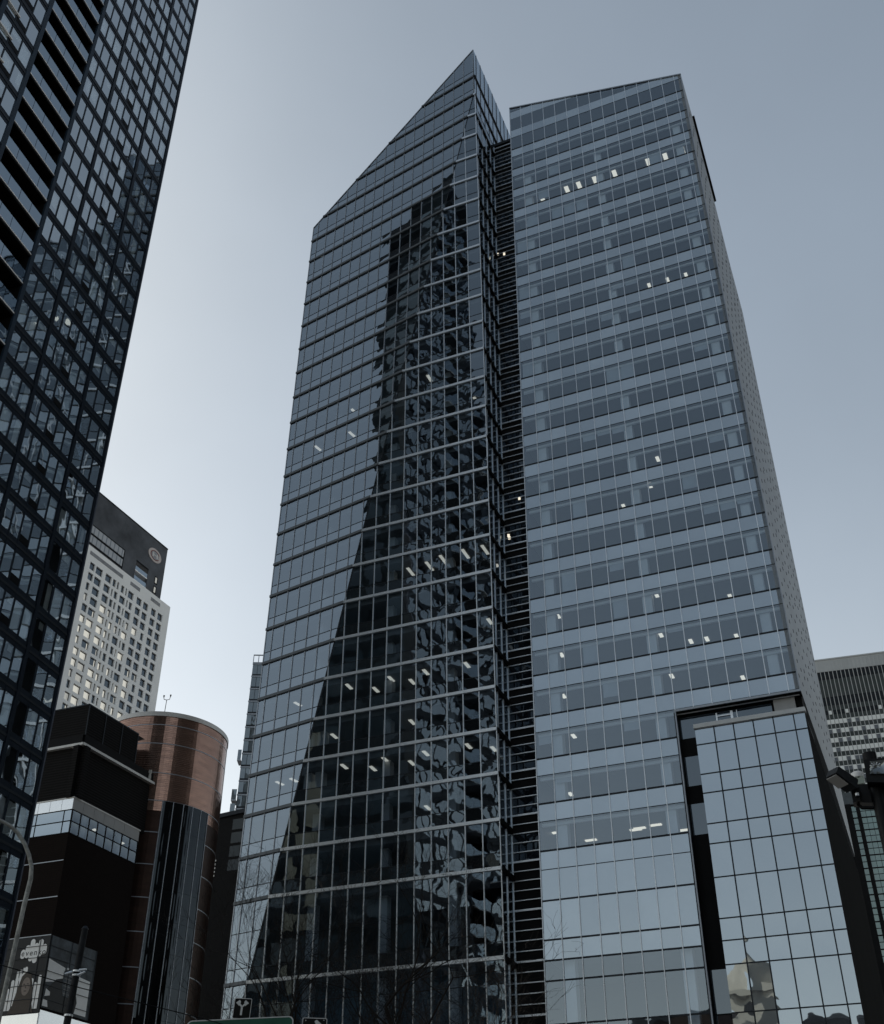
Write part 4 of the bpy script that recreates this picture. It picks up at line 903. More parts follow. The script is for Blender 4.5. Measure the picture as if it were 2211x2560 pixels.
# ------------------------------------------------------------------ copper clad drum
dr = thing('stair_drum', 'round copper clad stair tower with pale rim and curved glass strip, behind the brick block', 'round tower')
DC = Vector((-26.86, 104.61, 0)) * BK; DR = 5.95 * BK; DLN = -0.02
facing = math.atan2(-DC.y, -DC.x)
def drum(b, z0, z1, r, a0, a1, n, m=0, lip=None):
    for i in range(n):
        t0, t1 = a0 + (a1 - a0) * i / n, a0 + (a1 - a0) * (i + 1) / n
        q = [Vector((DC.x + r * math.cos(t) + DLN * (z * BK - 40), DC.y + r * math.sin(t), z * BK)) for t, z in ((t0, z0), (t1, z0), (t1, z1), (t0, z1))]
        b.face(q, m, smooth=True)
def copper():
    m, t, o = newmat('copper sheet'); p = N(t, 'ShaderNodeBsdfPrincipled'); p.inputs['Metallic'].default_value = 0.92; p.inputs['Roughness'].default_value = 0.16
    tc = N(t, 'ShaderNodeTexCoord'); sx = N(t, 'ShaderNodeSeparateXYZ'); L(t, tc.outputs['Object'], sx.inputs[0])
    nz = N(t, 'ShaderNodeTexNoise'); nz.inputs['Scale'].default_value = 0.5; nz.inputs['Detail'].default_value = 6
    mp = N(t, 'ShaderNodeMapping'); mp.inputs['Scale'].default_value = (1, 1, 4); L(t, tc.outputs['Object'], mp.inputs[0]); L(t, mp.outputs[0], nz.inputs['Vector'])
    mr = N(t, 'ShaderNodeMapRange'); mr.inputs['To Min'].default_value = 0.65; mr.inputs['To Max'].default_value = 1.35; L(t, nz.outputs['Fac'], mr.inputs['Value'])
    s = N(t, 'ShaderNodeVectorMath', operation='SCALE'); s.inputs[0].default_value = (0.34, 0.205, 0.155); L(t, mr.outputs[0], s.inputs['Scale']); L(t, s.outputs[0], p.inputs['Base Color'])
    d = N(t, 'ShaderNodeMath', operation='DIVIDE'); d.inputs[1].default_value = 0.24; L(t, sx.outputs['Z'], d.inputs[0]); f = N(t, 'ShaderNodeMath', operation='FRACT'); L(t, d.outputs[0], f.inputs[0])
    g = N(t, 'ShaderNodeMath', operation='LESS_THAN'); g.inputs[1].default_value = 0.12; L(t, f.outputs[0], g.inputs[0])
    b_ = N(t, 'ShaderNodeBump'); b_.inputs['Distance'].default_value = 0.02; L(t, g.outputs[0], b_.inputs['Height']); b_.invert = True
    b2 = N(t, 'ShaderNodeBump'); b2.inputs['Distance'].default_value = 0.03; L(t, nz.outputs['Fac'], b2.inputs['Height']); L(t, b_.outputs[0], b2.inputs['Normal']); L(t, b2.outputs[0], p.inputs['Normal'])
    L(t, p.outputs[0], o.inputs[0]); return m
M['copper'] = copper()
ga, gb = facing + R(3), facing + R(50)
b = MB(); drum(b, 37.0, 46.3, DR, gb, ga + 2 * math.pi, 84); drum(b, 38.0, 46.3, DR, ga, gb, 14); b.build('copper_wall', M['copper'], dr)
M['copper_dark'] = solid('copper with painted dark reflection', (0.030, 0.017, 0.013), 0.35, 0.6, 0.35, 0.5, stretch=(1, 1, 3))  # same copper as above; the dark surroundings it mirrors are painted in
b = MB(); drum(b, GZ, 37.0, DR, gb, ga + 2 * math.pi, 84); b.build('dark_copper_wall', M['copper_dark'], dr)
b = MB(); drum(b, 46.3, 46.75, DR + 0.08, 0, 2 * math.pi, 96); drum(b, 46.3, 46.75, DR - 0.25, 0, 2 * math.pi, 96)
for i in range(96):
    t0, t1 = 2 * math.pi * i / 96, 2 * math.pi * (i + 1) / 96
    for z in (46.75, 46.3):
        b.face([Vector((DC.x + r * math.cos(t) + DLN * (z * BK - 40), DC.y + r * math.sin(t), z * BK)) for r, t in ((DR + .08, t0), (DR + .08, t1), (DR - .25, t1), (DR - .25, t0))])
b.build('rim', M['ledge'], dr)
b = MB()
for i in range(96):
    t0, t1 = 2 * math.pi * i / 96, 2 * math.pi * (i + 1) / 96
    b.face([Vector((DC.x + DLN * 22, DC.y, 46.2 * BK)), Vector((DC.x + DR * math.cos(t0) + DLN * 22, DC.y + DR * math.sin(t0), 46.2 * BK)), Vector((DC.x + DR * math.cos(t1) + DLN * 22, DC.y + DR * math.sin(t1), 46.2 * BK))])
b.build('roof', M['roof'], dr)
for z in (45.4, 43.5, 40.6, 37.95, 35.0, 32.1, 29.2, 26.3, 23.4, 20.5, 17.6):
    b = MB(); a0, a1 = (0, 2 * math.pi) if z > 37.9 else (gb, ga + 2 * math.pi); drum(b, z - 0.035, z + 0.035, DR + 0.025, a0, a1, 96); b.build('seam', M['dull_silver'], dr)
M['drumglass'] = glass('curved stair glass', None, 1.5, back=(0.003, 0.003, 0.003), pillow=0.006, wave=0.02, tilt=0.02)
gz = [37.95 - i * 2.64 for i in range(16)][::-1]; ng = 5
for i in range(len(gz) - 1):
    for j in range(ng):
        b = MB(); drum(b, gz[i] + .02, min(gz[i + 1], 37.95), DR + 0.05, ga + (gb - ga) * j / ng, ga + (gb - ga) * (j + 1) / ng, 4); b.build('stair_window', M['drumglass'], dr)
for j in range(ng + 1):
    a = ga + (gb - ga) * j / ng; b = MB()
    b.tube([Vector((DC.x + (DR + .08) * math.cos(a) + DLN * (z * BK - 40), DC.y + (DR + .08) * math.sin(a), z * BK)) for z in (GZ, 37.95)], 0.065, 6); b.build('mullion', M['dull_silver'], dr)
# wind gauge on the rim
wg = thing('wind_gauge', 'thin twin-cup wind gauge mast on the rim of the copper tower', 'wind gauge')
b = MB(); p = at(411.5, 1782, 102.6 * BK); b.tube([p, p + Vector((0, 0, 1.35 * BK))], 0.05, 6); b.build('mast', M['dark_frame'], wg)
b = MB(); t_ = p + Vector((0, 0, 1.35 * BK)); b.tube([t_ + Vector((-0.43, 0, 0.38)), t_ + Vector((-0.35, 0, 0.08)), t_, t_ + Vector((0.35, 0, 0.08)), t_ + Vector((0.43, 0, 0.49))], 0.045, 6); b.build('arm', M['dark_frame'], wg)
for dx, dz in ((-0.43, 0.4), (0.43, 0.5)):
    b = MB(); b.tube([t_ + Vector((dx, 0, dz - 0.02)), t_ + Vector((dx, 0, dz + 0.24))], [0.07, 0.12], 8); b.build('cup', M['dark_frame'], wg)

# ------------------------------------------------------------------ dark block and thin balcony tower in the gap
db = thing('office_block', 'low black block squeezed between the copper tower and the pointed glass tower', 'building')
DB = Face(Vector((-27.6, 133.2, 0)) * 1.3, udir(-22) * 1.3, Vector((0, 0, 1.3)))
b = MB(); b.prism(DB, [(0, GZ), (22, GZ), (22, 50.6), (0, 49.0)], -14, 0); b.build('wall', M['black'], db)
b = MB(); b.bar(DB, (0, 49.0), (22, 50.6), 0.5, -0.3, 0.3); b.build('parapet', M['dark_frame'], db)
M['dimglass'] = glass('dim banded glass', None, 1.45, back=(0.035, 0.035, 0.03), tilt=0.03, wave=0.05)
for i in range(4):
    t0 = 42.2 + i * 1.65; b = MB(); b.face([DB.P(3.0, t0, 0.03), DB.P(4.9, t0, 0.03), DB.P(4.9, t0 + 1.3, 0.03), DB.P(3.0, t0 + 1.3, 0.03)]); b.build('window', M['dimglass'], db)
b = MB()
for i in range(5): b.slab(DB, 1.05, 1.35, 43.5 - i * 0.45, 43.7 - i * 0.45, 0, 0.1)
b.build('sign_marks', M['ledge'], db)
bt = thing('balcony_tower', 'distant slim glass tower with corner balconies, peeping out left of the pointed glass tower', 'apartment tower')
BT = Face((-40.35, 216.3, 0), (1, 0, 0), (-0.002, 0, 1)); M['btglass'] = glass('distant flat glass', None, 2.4, back=(0.10, 0.12, 0.13), tilt=0.04, wave=0.03)
b = MB(); b.prism(BT, [(0.06, GZ), (20, GZ), (20, 114.2), (0.06, 114.2)], -18, -0.05); b.build('wall', M['dark_frame'], bt)
bpn = Panes()
for k in range(38):
    z = 2 + k * 2.95
    for s in range(12): bpn.add(BT, [(0.1 + s * 1.1, z + 0.4), (1.1 + s * 1.1, z + 0.4), (1.1 + s * 1.1, z + 2.8), (0.1 + s * 1.1, z + 2.8)], (0.1 + s * 1.1, 1.1 + s * 1.1, z, z + 2.8), 0.0)
bpn.build('window', M['btglass'], bt)
b = MB()
for k in range(39): b.slab(BT, 0, 14, 1.7 + k * 2.95, 2.0 + k * 2.95, -0.05, 0.12)
b.build('floor_edges', M['dull_silver'], bt)
b = MB(); b.slab(BT, 0, 12, 114.2, 114.4, -0.2, 0.1); b.slab(BT, 0, 12, 116.1, 116.25, -0.2, 0.1)
for s in (0.0, 1.1, 2.6, 4.1, 6, 8, 10): b.slab(BT, s, s + 0.12, 114.4, 116.1, -0.2, 0.1)
b.build('roof_railing', M['dull_silver'], bt)
for z in (65, 68, 71, 74, 77, 80, 83, 91.5):
    b = MB(); w_ = 1.0 if z < 85 else 0.75
    b.slab(BT, -w_, 0.0, z, z + 0.25, -2, 0.6); b.build('balcony', M['dull_silver'], bt)
    b = MB(); b.face([BT.P(-w_, z + .25, .6), BT.P(0, z + .25, .6), BT.P(0, z + 2.4, .6), BT.P(-w_, z + 2.4, .6)]); b.face([BT.P(-w_, z + .25, .6), BT.P(-w_, z + .25, -2), BT.P(-w_, z + 2.4, -2), BT.P(-w_, z + 2.4, .6)]); b.build('balcony_screen', M['btglass'], bt)

# ------------------------------------------------------------------ ribbed office slab far right
fo = thing('office_tower', 'far office slab with close pale vertical ribs and striped window rows, at the right edge', 'office tower')
p = at(2050, 1656, 375); FO = Face((p.x, p.y, 0), udir(-17.7))
W0, W1 = -14, 70
M['fgrey'] = solid('slate spandrel', (0.060, 0.072, 0.075), 0.7, 0, 0.25, 0.3); M['fconc'] = solid('concrete fascia', (0.40, 0.425, 0.445), 0.85, 0, 0.12, 0.1, stretch=(1, 1, 0.3))
M['fblack'] = solid('dark band', (0.010, 0.014, 0.02), 0.5); M['fwin'] = solid('pale blind row', (0.82, 0.85, 0.86), 0.7, 0, 0.05, 0.2); M['fwin2'] = solid('half open blind', (0.15, 0.17, 0.20), 0.6, 0, 0.2)
b = MB(); b.slab(FO, W0, W1, GZ, 183.6, -20, -0.05); b.build('wall', M['fgrey'], fo)
b = MB(); b.slab(FO, W0, W1, 184.2, 188.6, -20, 0.25); b.build('fascia', M['fconc'], fo)
b = MB(); b.slab(FO, W0, W1, 188.6, 189.1, -20, 0.5); b.build('coping', M['fconc'], fo)
for z0, z1 in ((181.2, 184.2), (171.4, 174.6), (168.0, 169.6)):
    b = MB(); b.slab(FO, W0, W1, z0, z1, -0.05, 0.02); b.build('dark_band', M['fblack'], fo)
rf = random.Random(8); cells = []
for k in range(48):
    z1 = 166.2 - k * 3.33
    if z1 < 4: break
    for j in range(62):
        s0 = W0 + j * 1.35
        cells.append((s0, z1 - 1.62, 1.35, 1.62, 1 if rf.random() < (0.22 if k > 0 else 0.1) else 0))
cells += [(W0 + j * 1.35, 168.1, 1.1, 1.4, 0) for j in (10, 14, 22)]
cells.sort(key=lambda c: -shown_area([FO.P(c[0], c[1]), FO.P(c[0] + c[2], c[1]), FO.P(c[0] + c[2], c[1] + c[3]), FO.P(c[0], c[1] + c[3])]))
def fcell(b, c):
    if c[4] == 0: b.slab(FO, c[0] + .02, c[0] + c[2] - .02, c[1], c[1] + c[3], -0.05, 0.03, 0)
    else: b.slab(FO, c[0] + .02, c[0] + c[2] - .02, c[1], c[1] + c[3] * 0.86, -0.05, 0.02, 1); b.slab(FO, c[0] + .02, c[0] + c[2] - .02, c[1] + c[3] * 0.86, c[1] + c[3], -0.05, 0.03, 0)
boxes([lambda b, c=c: fcell(b, c) for c in cells], 'window', [M['fwin'], M['fwin2']], fo)
ribs = sorted([W0 + j * 1.35 for j in range(63)], key=lambda s: abs(s - 8))
boxes([lambda b, s=s: b.slab(FO, s - 0.10, s + 0.10, GZ, 188.3, 0.02, 0.45) for s in ribs], 'rib', M['fconc'], fo)

# ------------------------------------------------------------------ green glass building lower right
gb_ = thing('office_block', 'green glass office building with black columns behind the floodlight mast, lower right', 'office building')
p = at(2123, 2040, 300); GB = Face((p.x, p.y, 0), udir(-17.5)); GT = 108.8
M['greenglass'] = glass('green tinted glass', None, 2.4, refl=(0.80, 0.98, 0.95), back=(0.075, 0.12, 0.12), backvar=0.25, tilt=0.02)
b = MB(); b.slab(GB, -1.2, 50, GZ, GT, -15, -0.06); b.build('wall', M['black'], gb_)
gp = Panes()
gs = [0.95, 2.1, None, 3.0] + [3.0 + 1.27 * i for i in range(1, 30)]
for k in range(66):
    z1 = GT - 0.3 - k * 1.63
    if z1 < 0: break
    for s0, s1 in [(0.95, 2.1)] + [(3.0 + 1.27 * i, 3.0 + 1.27 * (i + 1)) for i in range(0, 30)]:
        gp.add(GB, [(s0 + .05, z1 - 1.5), (s1 - .05, z1 - 1.5), (s1 - .05, z1 - .05), (s0 + .05, z1 - .05)], (s0, s1, z1 - 1.5, z1), 0.0)
gp.build('window', M['greenglass'], gb_)
for s0, s1 in ((-1.2, 0.85), (2.15, 2.95), (16.9, 17.9), (31, 32)):
    b = MB(); b.slab(GB, s0, s1, GZ, GT, -0.06, 0.8); b.build('column', M['black'], gb_)
b = MB()
for k in range(34): b.slab(GB, 0.9, 45, GT - 0.3 - k * 3.26 - 0.14, GT - 0.3 - k * 3.26 + 0.14, -0.05, 0.12)
b.build('floor_band', M['black'], gb_)
b = MB(); b.slab(GB, -1.3, 50, GT, GT + 3.2, -15, 0.5); b.build('parapet', solid('slate parapet', (0.075, 0.09, 0.10), 0.6), gb_)

# ------------------------------------------------------------------ street furniture
lp = thing('street_lamp', 'tall grey street lamp with a curved rusty arm in the lower left corner', 'street lamp')
M['galv'] = solid('weathered galvanised steel', (0.28, 0.29, 0.28), 0.55, 0.4, 0.5, 6, 0.002)
b = MB(); b.tube([Vector((-12.59, 34.8, GZ)), Vector((-12.59, 34.8, 4)), Vector((-12.59, 34.8, 9.2))], [0.105, 0.085, 0.07], 12); b.build('pole', M['galv'], lp)
arc = [(-12.59, 34.8, 9.2), (-12.59, 34.79, 9.97), (-12.58, 34.79, 10.4), (-12.57, 34.79, 10.8), (-12.62, 34.77, 11.15), (-12.76, 34.72, 11.5), (-12.96, 34.65, 11.85), (-13.23, 34.55, 12.17), (-13.5, 34.44, 12.36), (-13.85, 34.31, 12.5), (-14.4, 34.1, 12.58), (-15.2, 33.8, 12.6)]
b = MB(); b.tube(arc, [0.07] * 4 + [0.062] * 4 + [0.055] * 4, 12); b.build('arm', M['galv'], lp)
b = MB(); b.tube([(-15.1, 33.84, 12.6), (-15.4, 33.73, 12.6), (-15.9, 33.54, 12.55), (-16.1, 33.46, 12.5)], [0.08, 0.17, 0.15, 0.05], 10); b.build('lamp_head', M['galv'], lp)
b = MB(); b.tube([(-12.59, 34.8, GZ - 0.02), (-12.59, 34.8, GZ + 0.35)], [0.2, 0.16], 12); b.build('base', M['galv'], lp)

tp = thing('utility_pole', 'dark pole with pale clamps in front of the posters', 'pole')
b = MB(); b.tube([Vector((-12.24, 40.18, GZ)), Vector((-12.24, 40.18, 10.75))], [0.15, 0.11], 12); b.build('pole', solid('dark painted pole', (0.010, 0.012, 0.015), 0.6, 0.0, 0.6, 4), tp)
b = MB(); b.tube([Vector((-12.24, 40.18, 10.75)), Vector((-12.24, 40.18, 10.85))], [0.13, 0.06], 12); b.build('cap', M['dark_frame'], tp)
for z, r in ((9.35, 0.15), (9.22, 0.14), (7.95, 0.15)):
    b = MB(); b.tube([Vector((-12.24, 40.18, z - .03)), Vector((-12.24, 40.18, z + .03))], r, 12); b.build('clamp', M['silver'], tp)
for a in ((0.12, 9.36, 0.25, 0.02), (-0.12, 9.3, -0.22, -0.08), (0.1, 9.2, 0.24, 0.1)):
    b = MB(); q = Vector((-12.24 + a[0], 40.05, a[1])); b.tube([q, q + Vector((a[2], -0.06, a[3]))], [0.05, 0.03], 8); b.build('clamp_arm', M['silver'], tp)

M['signblack'] = solid('black sign face', (0.004, 0.0045, 0.005), 0.45, 0, 0.3, 2); M['signwhite'] = solid('white sign film', (0.60, 0.62, 0.63), 0.5, 0, 0.1, 6); M['signgreen'] = solid('green sign film', (0.030, 0.105, 0.075), 0.45, 0, 0.3, 1.2)
def rounded(x0, x1, y0, y1, r, n=5):
    out = []
    for cx, cy, a in ((x1 - r, y1 - r, 0), (x0 + r, y1 - r, 90), (x0 + r, y0 + r, 180), (x1 - r, y0 + r, 270)):
        for i in range(n + 1): t = R(a + 90 * i / n); out.append((cx + r * math.cos(t), cy + r * math.sin(t)))
    return out
def signface(pa, pb):
    pa, pb = Vector(pa), Vector(pb); u = pb - pa; h = Vector((u.x, u.y, 0)).normalized()
    return Face(pa, h, (0, 0, 1))
lb_ = at(580, 2547, 35); rb2 = at(622, 2543, 35)
lsg = thing('lane_sign', 'black lane sign with a white forked double arrow above the green road sign', 'road sign')
FS = signface(lb_, rb2); FS.v = Vector((0.04, 0, 1)); SW, SH = 0.50, 0.56
b = MB(); b.prism(FS, rounded(0, SW, 0, SH, 0.04), -0.02, 0.0); b.build('border', M['signwhite'], lsg)
b = MB(); b.prism(FS, rounded(0.017, SW - 0.017, 0.017, SH - 0.017, 0.03), -0.001, 0.004); b.build('panel', M['signblack'], lsg)
b = MB(); cxs = SW / 2 - 0.015
def arrow(b, fc, pts, d0=0.004, d1=0.007): b.prism(fc, pts, d0, d1)
arrow(b, FS, [(cxs - .028, 0.10), (cxs + .028, 0.10), (cxs + .028, 0.32), (cxs - .028, 0.32)])
for sgn in (-1, 1):
    arrow(b, FS, [(cxs - .028 * sgn, 0.321), (cxs + .028 * sgn, 0.321), (cxs + .115 * sgn, 0.40), (cxs + .075 * sgn, 0.435)], 0.004, 0.0072)
    arrow(b, FS, [(cxs + .185 * sgn, 0.43), (cxs + .085 * sgn, 0.345), (cxs + .045 * sgn, 0.455), (cxs + .085 * sgn, 0.51)], 0.0041, 0.0076)
b.build('arrow', M['signwhite'], lsg)
b = MB(); q = FS.P(SW / 2, 0, -0.06)
b.tube([Vector((q.x, q.y, GZ)), Vector((q.x, q.y, q.z + SH * 0.8))], 0.035, 8); b.build('post', M['galv'], lsg)
gs_ = thing('direction_sign', 'rounded green direction sign with a thin white border, cut by the bottom edge', 'road sign')
pa = at(470, 2552.5, 33); pb = at(734, 2540, 33); GS = signface(pa, pb); gwid = (pb - pa).length; GS.v = Vector((0, 0, 1)); tilt = (pb.z - pa.z) / gwid
GS.u = Vector((GS.u.x, GS.u.y, tilt)); GS.n = GS.u.cross(GS.v).normalized()
b = MB(); b.prism(GS, rounded(-0.02, gwid, -1.6, 0.0, 0.14, 8), -0.03, 0.0); b.build('border', M['signwhite'], gs_)
b = MB(); b.prism(GS, rounded(0.012, gwid - 0.032, -1.57, -0.028, 0.12, 8), -0.001, 0.005); b.build('panel', M['signgreen'], gs_)
for s in (0.5, gwid - 0.5):
    q = GS.P(s, -1.0, -0.12); b = MB(); b.tube([Vector((q.x, q.y, GZ)), q + Vector((0, 0, 0.9))], 0.07, 8); b.build('post', M['galv'], gs_)
ls2 = thing('lane_sign', 'black sign with white arrow cut off at the bottom, right of the green sign', 'road sign')
pa = at(757, 2544, 36); pb = at(819, 2541, 36); F2S = signface(pa, pb); sw = (pb - pa).length
b = MB(); b.prism(F2S, rounded(0, sw, -0.85, 0.0, 0.05), -0.02, 0.0); b.build('border', M['signwhite'], ls2)
b = MB(); b.prism(F2S, rounded(0.02, sw - 0.02, -0.83, -0.02, 0.04), -0.001, 0.004); b.build('panel', M['signblack'], ls2)
b = MB(); arrow(b, F2S, [(0.42, -0.05), (0.64, -0.22), (0.36, -0.36), (0.42, -0.22), (0.36, -0.10)]); arrow(b, F2S, [(0.33, -0.7), (0.41, -0.7), (0.45, -0.25), (0.37, -0.25)], 0.004, 0.0066); b.build('arrow', M['signwhite'], ls2)
b = MB()
for q in ((0.10, -0.08), (sw - 0.10, -0.06)): b.prism(F2S, oval(q[0], q[1], 0.014, 0.014, 8), 0.004, 0.007)
b.build('bolt', M['signwhite'], ls2)
b = MB(); q = F2S.P(sw / 2, -0.4, -0.06); b.tube([Vector((q.x, q.y, GZ)), Vector((q.x, q.y, pa.z - 0.1))], 0.04, 8); b.build('post', M['galv'], ls2)

# floodlight mast on the right
fm = thing('floodlight_mast', 'black mast with floodlights and camera dome at the right edge', 'floodlight mast')
M['fmblack'] = solid('black painted steel', (0.008, 0.009, 0.011), 0.45, 0.2, 0.3, 3)
mx = at(2222, 2100, 21.9)
b = MB(); b.tube([Vector((mx.x, mx.y, GZ)), Vector((mx.x, mx.y, 8.9))], [0.16, 0.13], 12); b.build('mast', M['fmblack'], fm)
def pxbox(name, corners, D0, D1, m):
    b = MB(); lo = [at(x, y, D0) for x, y in corners]; hi = [p + Vector((p.x, p.y, 0)).normalized() * (D1 - D0) for p in lo]
    b.face(list(reversed(lo)), 0); b.face(hi, 0); n = len(lo)
    for i in range(n): b.face([lo[i], lo[(i + 1) % n], hi[(i + 1) % n], hi[i]], 0)
    return b.build(name, m, fm)
pxbox('crossbeam', [(2138, 1962), (2230, 1956), (2230, 2008), (2136, 2006)], 21.9, 22.15, M['fmblack'])
fl = bpy.data.objects.new('floodlight', None); COL.objects.link(fl); fl.parent = fm
def sub(o, par): o.parent = par; return o
sub(pxbox('housing', [(2160, 1900), (2232, 1892), (2232, 1957), (2168, 1955)], 21.55, 22.0, M['fmblack']), fl)
lensm = glass('floodlight lens', None, 2.4, back=(0.10, 0.105, 0.10), wave=0.06, tilt=0.1, pillow=0.05)
sub(pxbox('lens', [(2176, 1904), (2216, 1899), (2216, 1934), (2176, 1934)], 21.50, 21.55, lensm), fl)
b = MB(); c = at(2194, 1924, 21.47)
for i in range(8):
    a = R(180 * i / 7); b.tube([c + Vector((0.13 * math.cos(a), 0, 0.02 + 0.13 * math.sin(a))), c + Vector((0.05 * math.cos(a), 0.02, 0.05 + 0.05 * math.sin(a)))], 0.012, 6)
o = b.build('reflector', M['silver'], fl)
fl2 = bpy.data.objects.new('floodlight', None); COL.objects.link(fl2); fl2.parent = fm; fl2['label'] = 'tilted floodlight with a thin bright lower edge'
b = MB()
ca, cb_ = at(2086, 1934, 21.3), at(2132, 1966, 21.6); ax = (cb_ - ca).normalized(); pz = Vector((0, 0, 1)) - ax * ax.z; pz.normalize(); py = ax.cross(pz)
hx = lambda s, y, z: ca + ax * s + py * y + pz * z
Ln = (cb_ - ca).length
b.hexa(hx(-.06, -.14, -.075), hx(Ln, -.14, -.10), hx(Ln, .14, -.10), hx(-.06, .14, -.075), hx(-.03, -.14, .09), hx(Ln, -.14, .10), hx(Ln, .14, .10), hx(-.03, .14, .09)); b.build('housing', solid('dark grey lamp housing', (0.022, 0.026, 0.030), 0.5, 0.2, 0.3, 5), fl2)
b = MB(); b.hexa(hx(-.03, -.15, -.10), hx(Ln * .6, -.15, -.118), hx(Ln * .6, .1, -.118), hx(-.03, .1, -.10), hx(-.03, -.15, -.085), hx(Ln * .6, -.15, -.10), hx(Ln * .6, .1, -.10), hx(-.03, .1, -.085)); b.build('lens_edge', M['ledge'], fl2)
b = MB(); cdm = at(2145, 1940, 22.2); b.tube([cdm + Vector((0, 0, -.05)), cdm + Vector((0, 0, .05)), cdm + Vector((0, 0, .07))], [0.12, 0.12, 0.09], 16); b.build('camera_dome', solid('white camera body', (0.92, 0.92, 0.90), 0.5), fm)
pxbox('camera_bracket', [(2136, 1950), (2160, 1938), (2162, 1958), (2140, 1961)], 22.1, 22.3, solid('pale green shade', (0.45, 0.52, 0.47), 0.6))
b = MB(); b.tube([at(2146, 1995, 21.9), at(2147, 2012, 21.9), at(2156, 2020, 21.9), at(2180, 2020, 21.9), at(2206, 2016, 21.9), at(2222, 2014, 21.9)], 0.035, 10); b.build('bracket', M['fmblack'], fm)
pxbox('knuckle', [(2128, 1975), (2150, 1968), (2152, 2000), (2134, 2008)], 21.7, 21.95, M['fmblack'])
b = MB(); cb2 = at(2145, 1990, 21.65); b.tube([cb2, cb2 + Vector((0, 0, 0.05))], 0.04, 10); b.build('bolt', M['silver'], fm)
b = MB(); cb3 = at(2196, 1998, 21.8); b.tube([cb3, cb3 + Vector((0.08, 0, -0.06))], 0.03, 8); b.build('bolt', M['silver'], fm)

# overhead cable crossing above the green sign
b = MB(); b.tube([at(-60, 2395, 30), at(200, 2470, 31), at(476, 2539, 31.5), at(540, 2556, 31.8), at(640, 2590, 32)], 0.012, 6)
tag(b.build('overhead_cable', M['black']), 'thin black cable crossing above the green road sign', 'cable')

# ------------------------------------------------------------------ bare winter trees before the pointed tower
M['bark'] = solid('dark bark', (0.018, 0.016, 0.015), 0.9, 0, 0.4, 8)
def tree(root, label, seed, spread, height, trunk_h, lean):
    r = random.Random(seed); t = thing('bare_tree', label, 'tree'); 
    tb, cb = MB(), MB()
    def grow(p, d, ln, rad, lvl):
        n = 5 if lvl < 3 else 4; pts = [p]; rr = [rad]; q = p.copy(); dd = d.copy()
        for i in range(n):
            dd = (dd + Vector((r.uniform(-1, 1), r.uniform(-1, 1), r.uniform(-0.6, 0.9))) * (0.16 + 0.05 * lvl)).normalized()
            q = q + dd * ln / n; pts.append(q.copy()); rr.append(rad * (1 - 0.45 * (i + 1) / n))
        (tb if lvl == 0 else cb).tube(pts, rr, 8 if lvl < 2 else (5 if lvl < 4 else 3), caps=False)
        if lvl >= 6: return
        kids = (4 if lvl == 0 else 3) if lvl < 5 else 3
        for c in range(kids + (1 if r.random() > .5 else 0)):
            i = n if c < 1 else r.randint(2, n)
            ax = Vector((r.uniform(-1, 1), r.uniform(-1, 1), r.uniform(-0.35, 0.75) + (0.5 if lvl == 0 else 0.0))).normalized()
            nd = (dd * 0.75 + ax * spread).normalized()
            grow(pts[i].copy(), nd, ln * r.uniform(0.58, 0.8), max(0.006, rr[i] * r.uniform(0.54, 0.73)), lvl + 1)
    grow(Vector(root), Vector((lean, 0, 1)).normalized(), trunk_h, 0.34, 0)
    tb.build('trunk', M['bark'], t); cb.build('crown', M['bark'], t)
    return t
tree((-4.3, 44.9, GZ), 'bare dark tree before the pointed tower, above the small black arrow sign', 27, 0.62, 14, 6.5, 0.02)
tree((-1.5, 45.2, GZ), 'bare dark tree before the pointed tower with a long bough reaching right towards the slot', 34, 0.9, 14, 6.8, 0.03)

# ------------------------------------------------------------------ what the glass mirrors: buildings and trees behind the photographer
st = thing('stone_tower', 'cream stone tower with a domed head, seen mirrored in the projecting glass box', 'tower')
M['cream'] = solid('cream stone', (0.50, 0.47, 0.40), 0.8, 0, 0.12, 0.5)
sx_, sy_ = -56.5, -42.0
b = MB(); b.box(sx_ - 2.6, sx_ + 2.6, sy_ - 2.6, sy_ + 2.6, GZ, 50); b.box(sx_ - 4.2, sx_ + 4.2, sy_ - 4.2, sy_ + 4.2, GZ, 30)
b.box(sx_ - 3.2, sx_ + 3.2, sy_ - 3.2, sy_ + 3.2, 50, 51); b.build('shaft', M['cream'], st)
b = MB(); b.tube([(sx_, sy_, 51), (sx_, sy_, 54), (sx_, sy_, 56), (sx_, sy_, 57.5), (sx_, sy_, 61)], [2.6, 2.6, 2.1, 0.8, 0.1], 16); b.build('dome', M['cream'], st)
for i in range(4):
    b = MB(); z = 37.5 + i * 3.2; b.box(sx_ - 0.7, sx_ + 0.7, sy_ + 2.6, sy_ + 2.66, z, z + 2.2); b.build('window', M['black'], st)
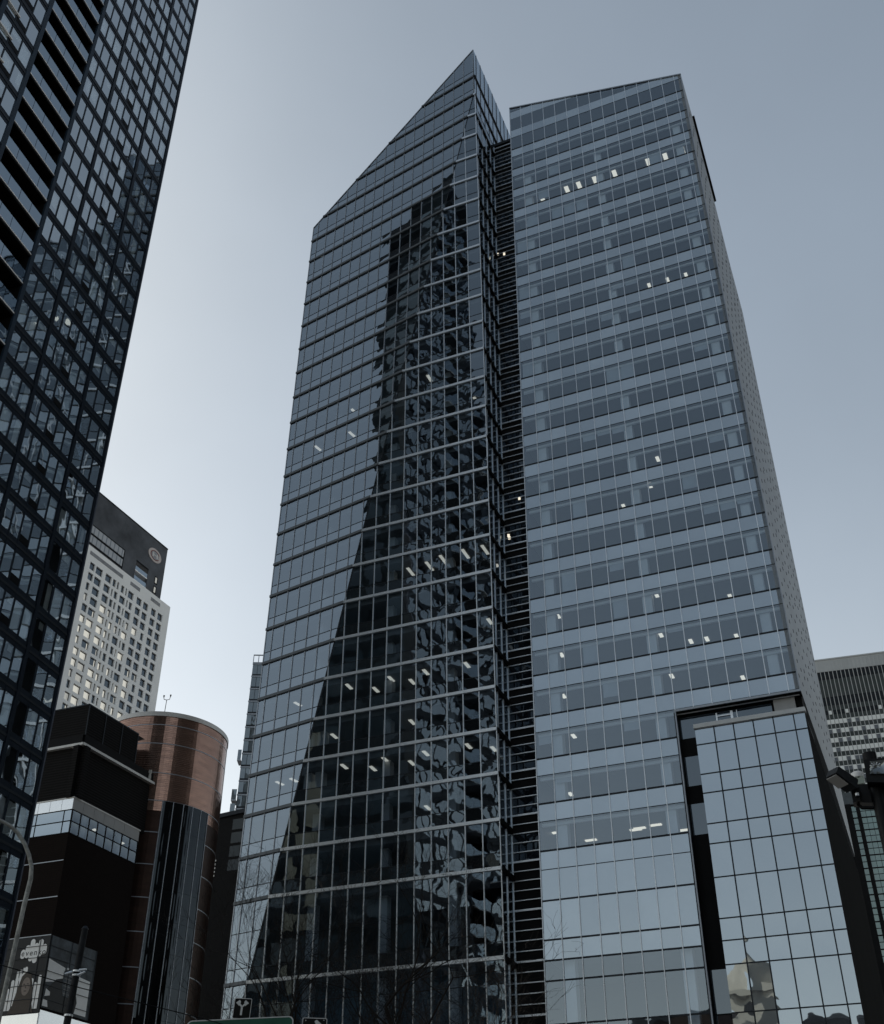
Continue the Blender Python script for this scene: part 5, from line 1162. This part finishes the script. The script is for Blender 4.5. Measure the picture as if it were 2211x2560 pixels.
for (x0, y0, wx, wy, h, lab, mt_) in ((-90, -52, 28.5, 16, 47, 'dark brick block beside the cream tower, seen mirrored in the glass box', solid('red brown brick', (0.05, 0.034, 0.028), 0.9, 0, 0.2, 1)), (-52.5, -60, 5, 12, 45, 'narrow dark block added for the dark trees right of the cream tower, seen mirrored in the glass box', solid('dark tree mass', (0.04, 0.045, 0.045), 0.9, 0, 0.2, 1))):  # second block is added in place of a dark mass of trees
    t = thing('brick_block', lab, 'building'); b = MB(); b.box(x0, x0 + wx, y0, y0 + wy, GZ, h); b.build('wall', mt_, t)
    b = MB(); b.box(x0 - .3, x0 + wx + .3, y0 - .3, y0 + wy + .3, h, h + 0.8); b.build('cornice', M['dark_frame'], t)
    for i in range(5):
        for j in range(5):
            b = MB(); xx, z = x0 + 1.5 + i * wx / 5.2, 1.5 + j * h / 5.4; b.box(xx, xx + 1.5, y0 + wy, y0 + wy + 0.06, z, z + 2.3); b.build('window', M['black'], t)

M['sunstone'] = solid('sunlit beige stone', (0.50, 0.44, 0.36), 0.85, 0, 0.1, 0.3)
def lit_block(label, x0, x1, y0, y1, zs, h, along_x):
    t = thing('office_block', label, 'office building')
    b = MB(); b.box(x0 - .2, x1 + .2, y0 - .2, y1 + .2, GZ, zs); b.build('painted_shade_wall', M['black'], t)  # black lower wall added to paint in the shadow the drum mirrors
    b = MB(); b.box(x0, x1, y0, y1, zs, h); b.build('wall', M['sunstone'], t)
    b = MB(); b.box(x0 - .4, x1 + .4, y0 - .4, y1 + .4, h, h + 1.2); b.build('cornice', M['cream'], t)
    k = 0
    while zs + 3 + k * 6.5 < h - 2:
        z = zs + 3 + k * 6.5; k += 1; b = MB()
        if along_x: b.box(x0 + 1, x1 - 1, y1, y1 + .06, z, z + 1.9)
        else: b.box(x0 - .06, x0, y0 + 1, y1 - 1, z, z + 1.9)
        b.build('window_strip', M['black'], t)
    n = int(((x1 - x0) if along_x else (y1 - y0)) / 12)
    for j in range(n + 1):
        b = MB()
        if along_x: c = x0 + 3 + j * 12; b.box(c - .9, c + .9, y1, y1 + .12, zs, h - .5)
        else: c = y0 + 3 + j * 12; b.box(x0 - .12, x0, c - .9, c + .9, zs, h - .5)
        b.build('pilaster', M['black'], t)
lit_block('tall beige office block to the right of the street, seen mirrored in the copper tower', 80, 112, -30, 72, 97, 150, False)
t = thing('office_block', 'low dark office block behind the photographer, seen mirrored in the curved stair glass', 'office building')
b = MB(); b.box(-8, 70, -90, -66, GZ, 66); b.build('wall', M['black'], t)
b = MB(); b.box(-8.4, 70.4, -90.4, -65.6, 66, 67.2); b.build('cornice', M['dark_frame'], t)
for i in range(12):
    for j in range(8):
        b = MB(); xx, z = -6 + i * 6.3, 3 + j * 8; b.box(xx, xx + 4.5, -66, -65.94, z, z + 3); b.build('window', M['htglass'], t)
